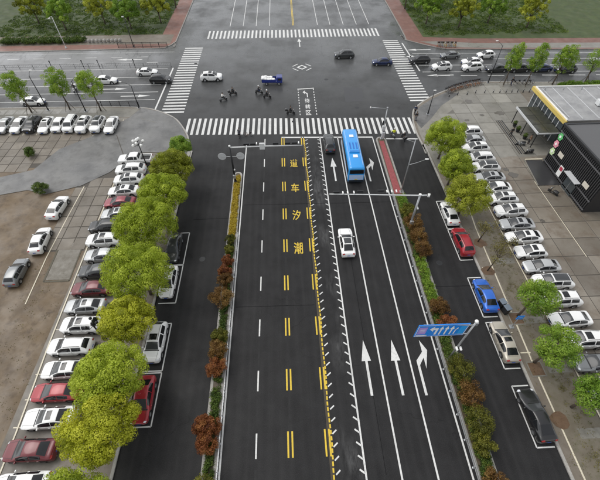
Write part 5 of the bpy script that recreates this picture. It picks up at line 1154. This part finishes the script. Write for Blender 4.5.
# ---------------------------------------------------------------- pavilion with yellow fascia and dark canopy
M_FASC = simple('yellow_fascia', (.58, .44, .12), .45); M_ROOF = paving('pale_roof', (.25, .25, .25), (.40, .40, .395), .5, rough=(.25, .5), stain=(.22, .22, .23), stain_amt=.8)
M_WIN = simple('window_glass', (.05, .06, .065), .08, spec=.7); M_CAN = paving('canopy_glass', (.028, .03, .024), (.07, .072, .055), .5, rough=(.2, .45), stain=(.05, .06, .02), stain_amt=.6)
pv = thing('pavilion', 'glass-fronted pavilion with pale flat roof and yellow fascia', 'building', (46, 52, ZL))
PX, PY, PH = 14, 11.2, 4.75
MB().box((PX / 2 + .3, PY / 2, PH / 2), (PX - .6, PY - .6, PH)).obj('wall', simple('pavilion_wall', (.3, .29, .27), .6), pv)
rf = MB().box((PX / 2, PY / 2, PH + .12), (PX, PY, .24)).obj('roof', M_ROOF, pv)
MB().box((-.16, PY / 2, PH - .02), (.3, PY + .6, .62)).obj('fascia', M_FASC, rf); MB().box((PX / 2, PY + .16, PH - .02), (PX, .3, .62)).obj('fascia', M_FASC, rf)
MB().box((.1, PY / 2, PH + .36), (.14, PY, .2)).obj('parapet', M_WHITEPL, rf); MB().box((PX / 2, PY - .1, PH + .36), (PX - .3, .14, .2)).obj('parapet', M_WHITEPL, rf)
for k in range(4): MB().box((3 + k * 2.8, PY / 2, PH + .27), (.1, PY - .8, .06)).obj('roof_seam', M_GREYPLATE, rf)
for k in range(8):
    wn = MB().box((.24, .9 + k * 1.32, 2.2), (.1, 1.14, 3.7)).obj('window', M_WIN, pv); MB().box((.16, 1.56 + k * 1.32, 2.2), (.16, .12, 4.2)).obj('mullion', M_PALEMETAL, wn); MB().box((.17, .9 + k * 1.32, 2.9), (.1, 1.14, .08)).obj('transom', M_DARKMETAL, wn)
for k in range(5): MB().box((1.6 + k * 2.4, PY - .24, 2.2), (2.1, .1, 3.6)).obj('window', M_WIN, pv)
cn = thing('canopy', 'low dark glass canopy in front of the pavilion', 'canopy', (42, 51.5, ZL))
for i in range(3): 
    for j in range(2): MB().box((.98 + j * 1.9, 1.38 + i * 2.76, 3.0 + .04 * j), (1.84, 2.68, .06)).obj('glass_panel', M_CAN, cn)
for y in (0.02, 2.76, 5.52, 8.28): MB().box((1.92, y, 2.94), (3.8, .09, .22)).obj('beam', M_PALEMETAL if y < .1 else M_DARKMETAL, cn)
MB().box((-.02, 4.15, 3.0), (.14, 8.4, .34)).obj('beam', M_GREYPLATE, cn); MB().box((1.92, 4.15, 2.93), (.08, 8.2, .18)).obj('beam', M_DARKMETAL, cn)
for y in (.3, 4.1, 8.0): MB().tube([(.2, y, 0), (.2, y, 2.9)], .08, 8).obj('post', M_DARKMETAL, cn)
for i, (x, y) in enumerate(((42.2, 58.4), (42.0, 56.6), (42.3, 54.4))):
    t = thing('planter', 'dark planter with shrub under the canopy edge, %s' % ('far one', 'middle one', 'near one')[i], 'planter', (x, y, ZL + .03), 0); MB().lathe([(.25, 0), (.36, .5), (.38, .55), (.3, .55), (.28, .45), (.001, .45)], n=10).obj('pot', M_DARKMETAL, t); link('foliage', leaf_cloud('foliage', [(0, 0, .8)] * 5, [.38, .3, .42, .35, .4], 60, .14, 700 + i), M_LFH, t)
# dark shopfront at the right edge
sh = thing('black_shop', 'black slatted shopfront with coloured emblems at the right edge', 'building', (42.6, 36, ZL))
M_BLK = simple('shop_black', (.016, .016, .018), .4)
MB().box((5.1, 6, 3.4), (10, 12, 6.8)).obj('wall', M_BLK, sh); MB().box((5.1, 6, 6.9), (10.3, 12.3, .2)).obj('roof', simple('shop_roof', (.09, .09, .092), .5), sh)
sm = MB().box((0, 0, 0), (.14, .1, 6.4)).mesh('slat')
for k in range(32): link('slat', sm, simple('slat_dark', (.05, .05, .052), .35), sh, (.02, .25 + k * .37, 3.3))
for z, c, y in ((5.2, (.12, .45, .16), 11.3), (3.9, (.72, .3, .36), 11.3), (2.6, (.55, .7, .4), 11.2)):
    em = MB()
    for k in range(6):
        a = k * math.pi / 3; em.lathe([(.001, -.02), (.24, -.02), (.25, .02), (.001, .02)], (-.1 - .004 * k, y + .34 * math.cos(a), z + .38 * math.sin(a)), 9, 'X')
    em.obj('emblem', simple('emblem_%.1f' % z, c, .5), sh); MB().lathe([(.001, -.03), (.2, -.03), (.21, .03), (.001, .03)], (-.16, y, z), 9, 'X').obj('emblem', M_WHITEPL, sh)
ps = MB().box((-.1, 7.6, 1.5), (.06, .9, 1.7)).obj('poster', M_WHITEPL, sh); MB().box((-.134, 7.6, 1.9), (.01, .7, .6)).obj('poster_print', simple('poster_red', (.4, .05, .08), .5), ps)
st = struct(sheet('shop_apron', [(39.7, 42), (42.6, 42), (42.6, 48.2), (39.9, 48.4), (38.9, 42)], ZL + .07, simple('apron_dark', (.04, .04, .042), .3)))
MB().box((41.3, 48.45, ZL + .1), (2.9, .22, .16)).obj('kerb', M_CREAM, st); MB().box((39.3, 45.2, ZL + .1), (.16, 6.4, .14), R(-6)).obj('kerb', M_PLAZA, st)

# roof plant, drains and shopfront fittings
def plant_unit(x, y, z, label, w_=1.4, l_=1.0, h=.9):
    t = thing('roof_unit', label, 'air conditioner', (x, y, z)); MB().bbox((0, 0, h / 2 + .08), (w_, l_, h), .04).obj('casing', M_PALEMETAL, t)
    MB().lathe([(.001, .03), (.34, .03), (.38, 0), (.38, -.04)], (0, 0, h + .1), 16).obj('fan', M_DARKMETAL, t)
    for sx in (-1, 1): MB().box((sx * w_ * .35, 0, .04), (.1, l_, .08)).obj('foot', M_DARKMETAL, t)
zr_ = ZL + 4.75 + .24
plant_unit(54.2, 56.5, zr_, 'grey cooling unit on the pale roof, left one'); plant_unit(56.6, 56.5, zr_, 'grey cooling unit on the pale roof, right one'); plant_unit(49.5, 42, ZL + 7.0, 'grey cooling unit on the black shop roof')
for k in range(3): MB().tube([(1.2 + k * 3.4, PY - 1.2, PH + .24), (1.2 + k * 3.4, PY - 1.2, PH + .7)], .09, 8).obj('vent_pipe', M_STEEL, pv)
MB().tube([(.9, .8, PH + .3), (.9, PY - .8, PH + .3)], .05, 6).obj('roof_cable_duct', M_GREYPLATE, pv)
for z in (.5, 2.1, 5.9): MB().box((-.07, 6, z), (.1, 12, .16)).obj('crossbar', simple('crossbar_grey', (.1, .1, .105), .4), sh)
dr = MB().box((-.06, 4.6, 1.25), (.12, 2.4, 2.4)).obj('door', M_WIN, sh); MB().box((-.14, 4.6, 1.2), (.06, .06, 2.2)).obj('handle', M_STEEL, dr)
MB().box((-.45, 4.6, 2.75), (.9, 3.0, .1)).obj('awning', M_GREYPLATE, sh)
for y in (9.2, 2.2): MB().box((-.11, y, 3.3), (.08, 1.2, .7)).obj('sign_panel', simple('sign_cream', (.6, .56, .48), .5), sh)
MB().box((-.02, 6, 6.95), (.3, 12.4, .3)).obj('parapet', M_DARKMETAL, sh); MB().box((5.1, 11.98, 6.95), (10, .3, .3)).obj('parapet', M_DARKMETAL, sh)
# rough grass over the lawns beyond the far pavement
rg = np.random.default_rng(900)
for nm, x0, x1, y0, y1, lb in (('grass_left', -75, -31.5, 104.5, 132, 'rough grass under the park trees at top left'), ('grass_right', 36.5, 75, 100.5, 132, 'rough grass under the park trees at top right')):
    C = [(rg.uniform(x0, x1), rg.uniform(y0, y1), ZL + .03) for _ in range(1300)]
    o = link('grass', leaf_cloud('grass', C, list(rg.uniform(.3, 1.0, 1300)), 26, .3, 901, .12), M_LFH); o['kind'] = 'stuff'; o['label'] = lb; o['category'] = 'grass'
# fallen leaves below the trees
C = [(rg.uniform(-21.2, -16.5), rg.uniform(3, 50), Z0 + .012) for _ in range(220)] + [(rg.uniform(-33, -27.5), rg.uniform(5, 30), ZL + .01) for _ in range(120)] + [(rg.uniform(24.4, 29), rg.uniform(3, 46), Z0 + .02) for _ in range(160)]
o = link('fallen_leaves', leaf_cloud('fallen_leaves', C, list(rg.uniform(.15, .7, len(C))), 7, .11, 905, .02), M_LFDRY); o['kind'] = 'stuff'; o['label'] = 'scattered fallen leaves on the pavements'; o['category'] = 'leaves'
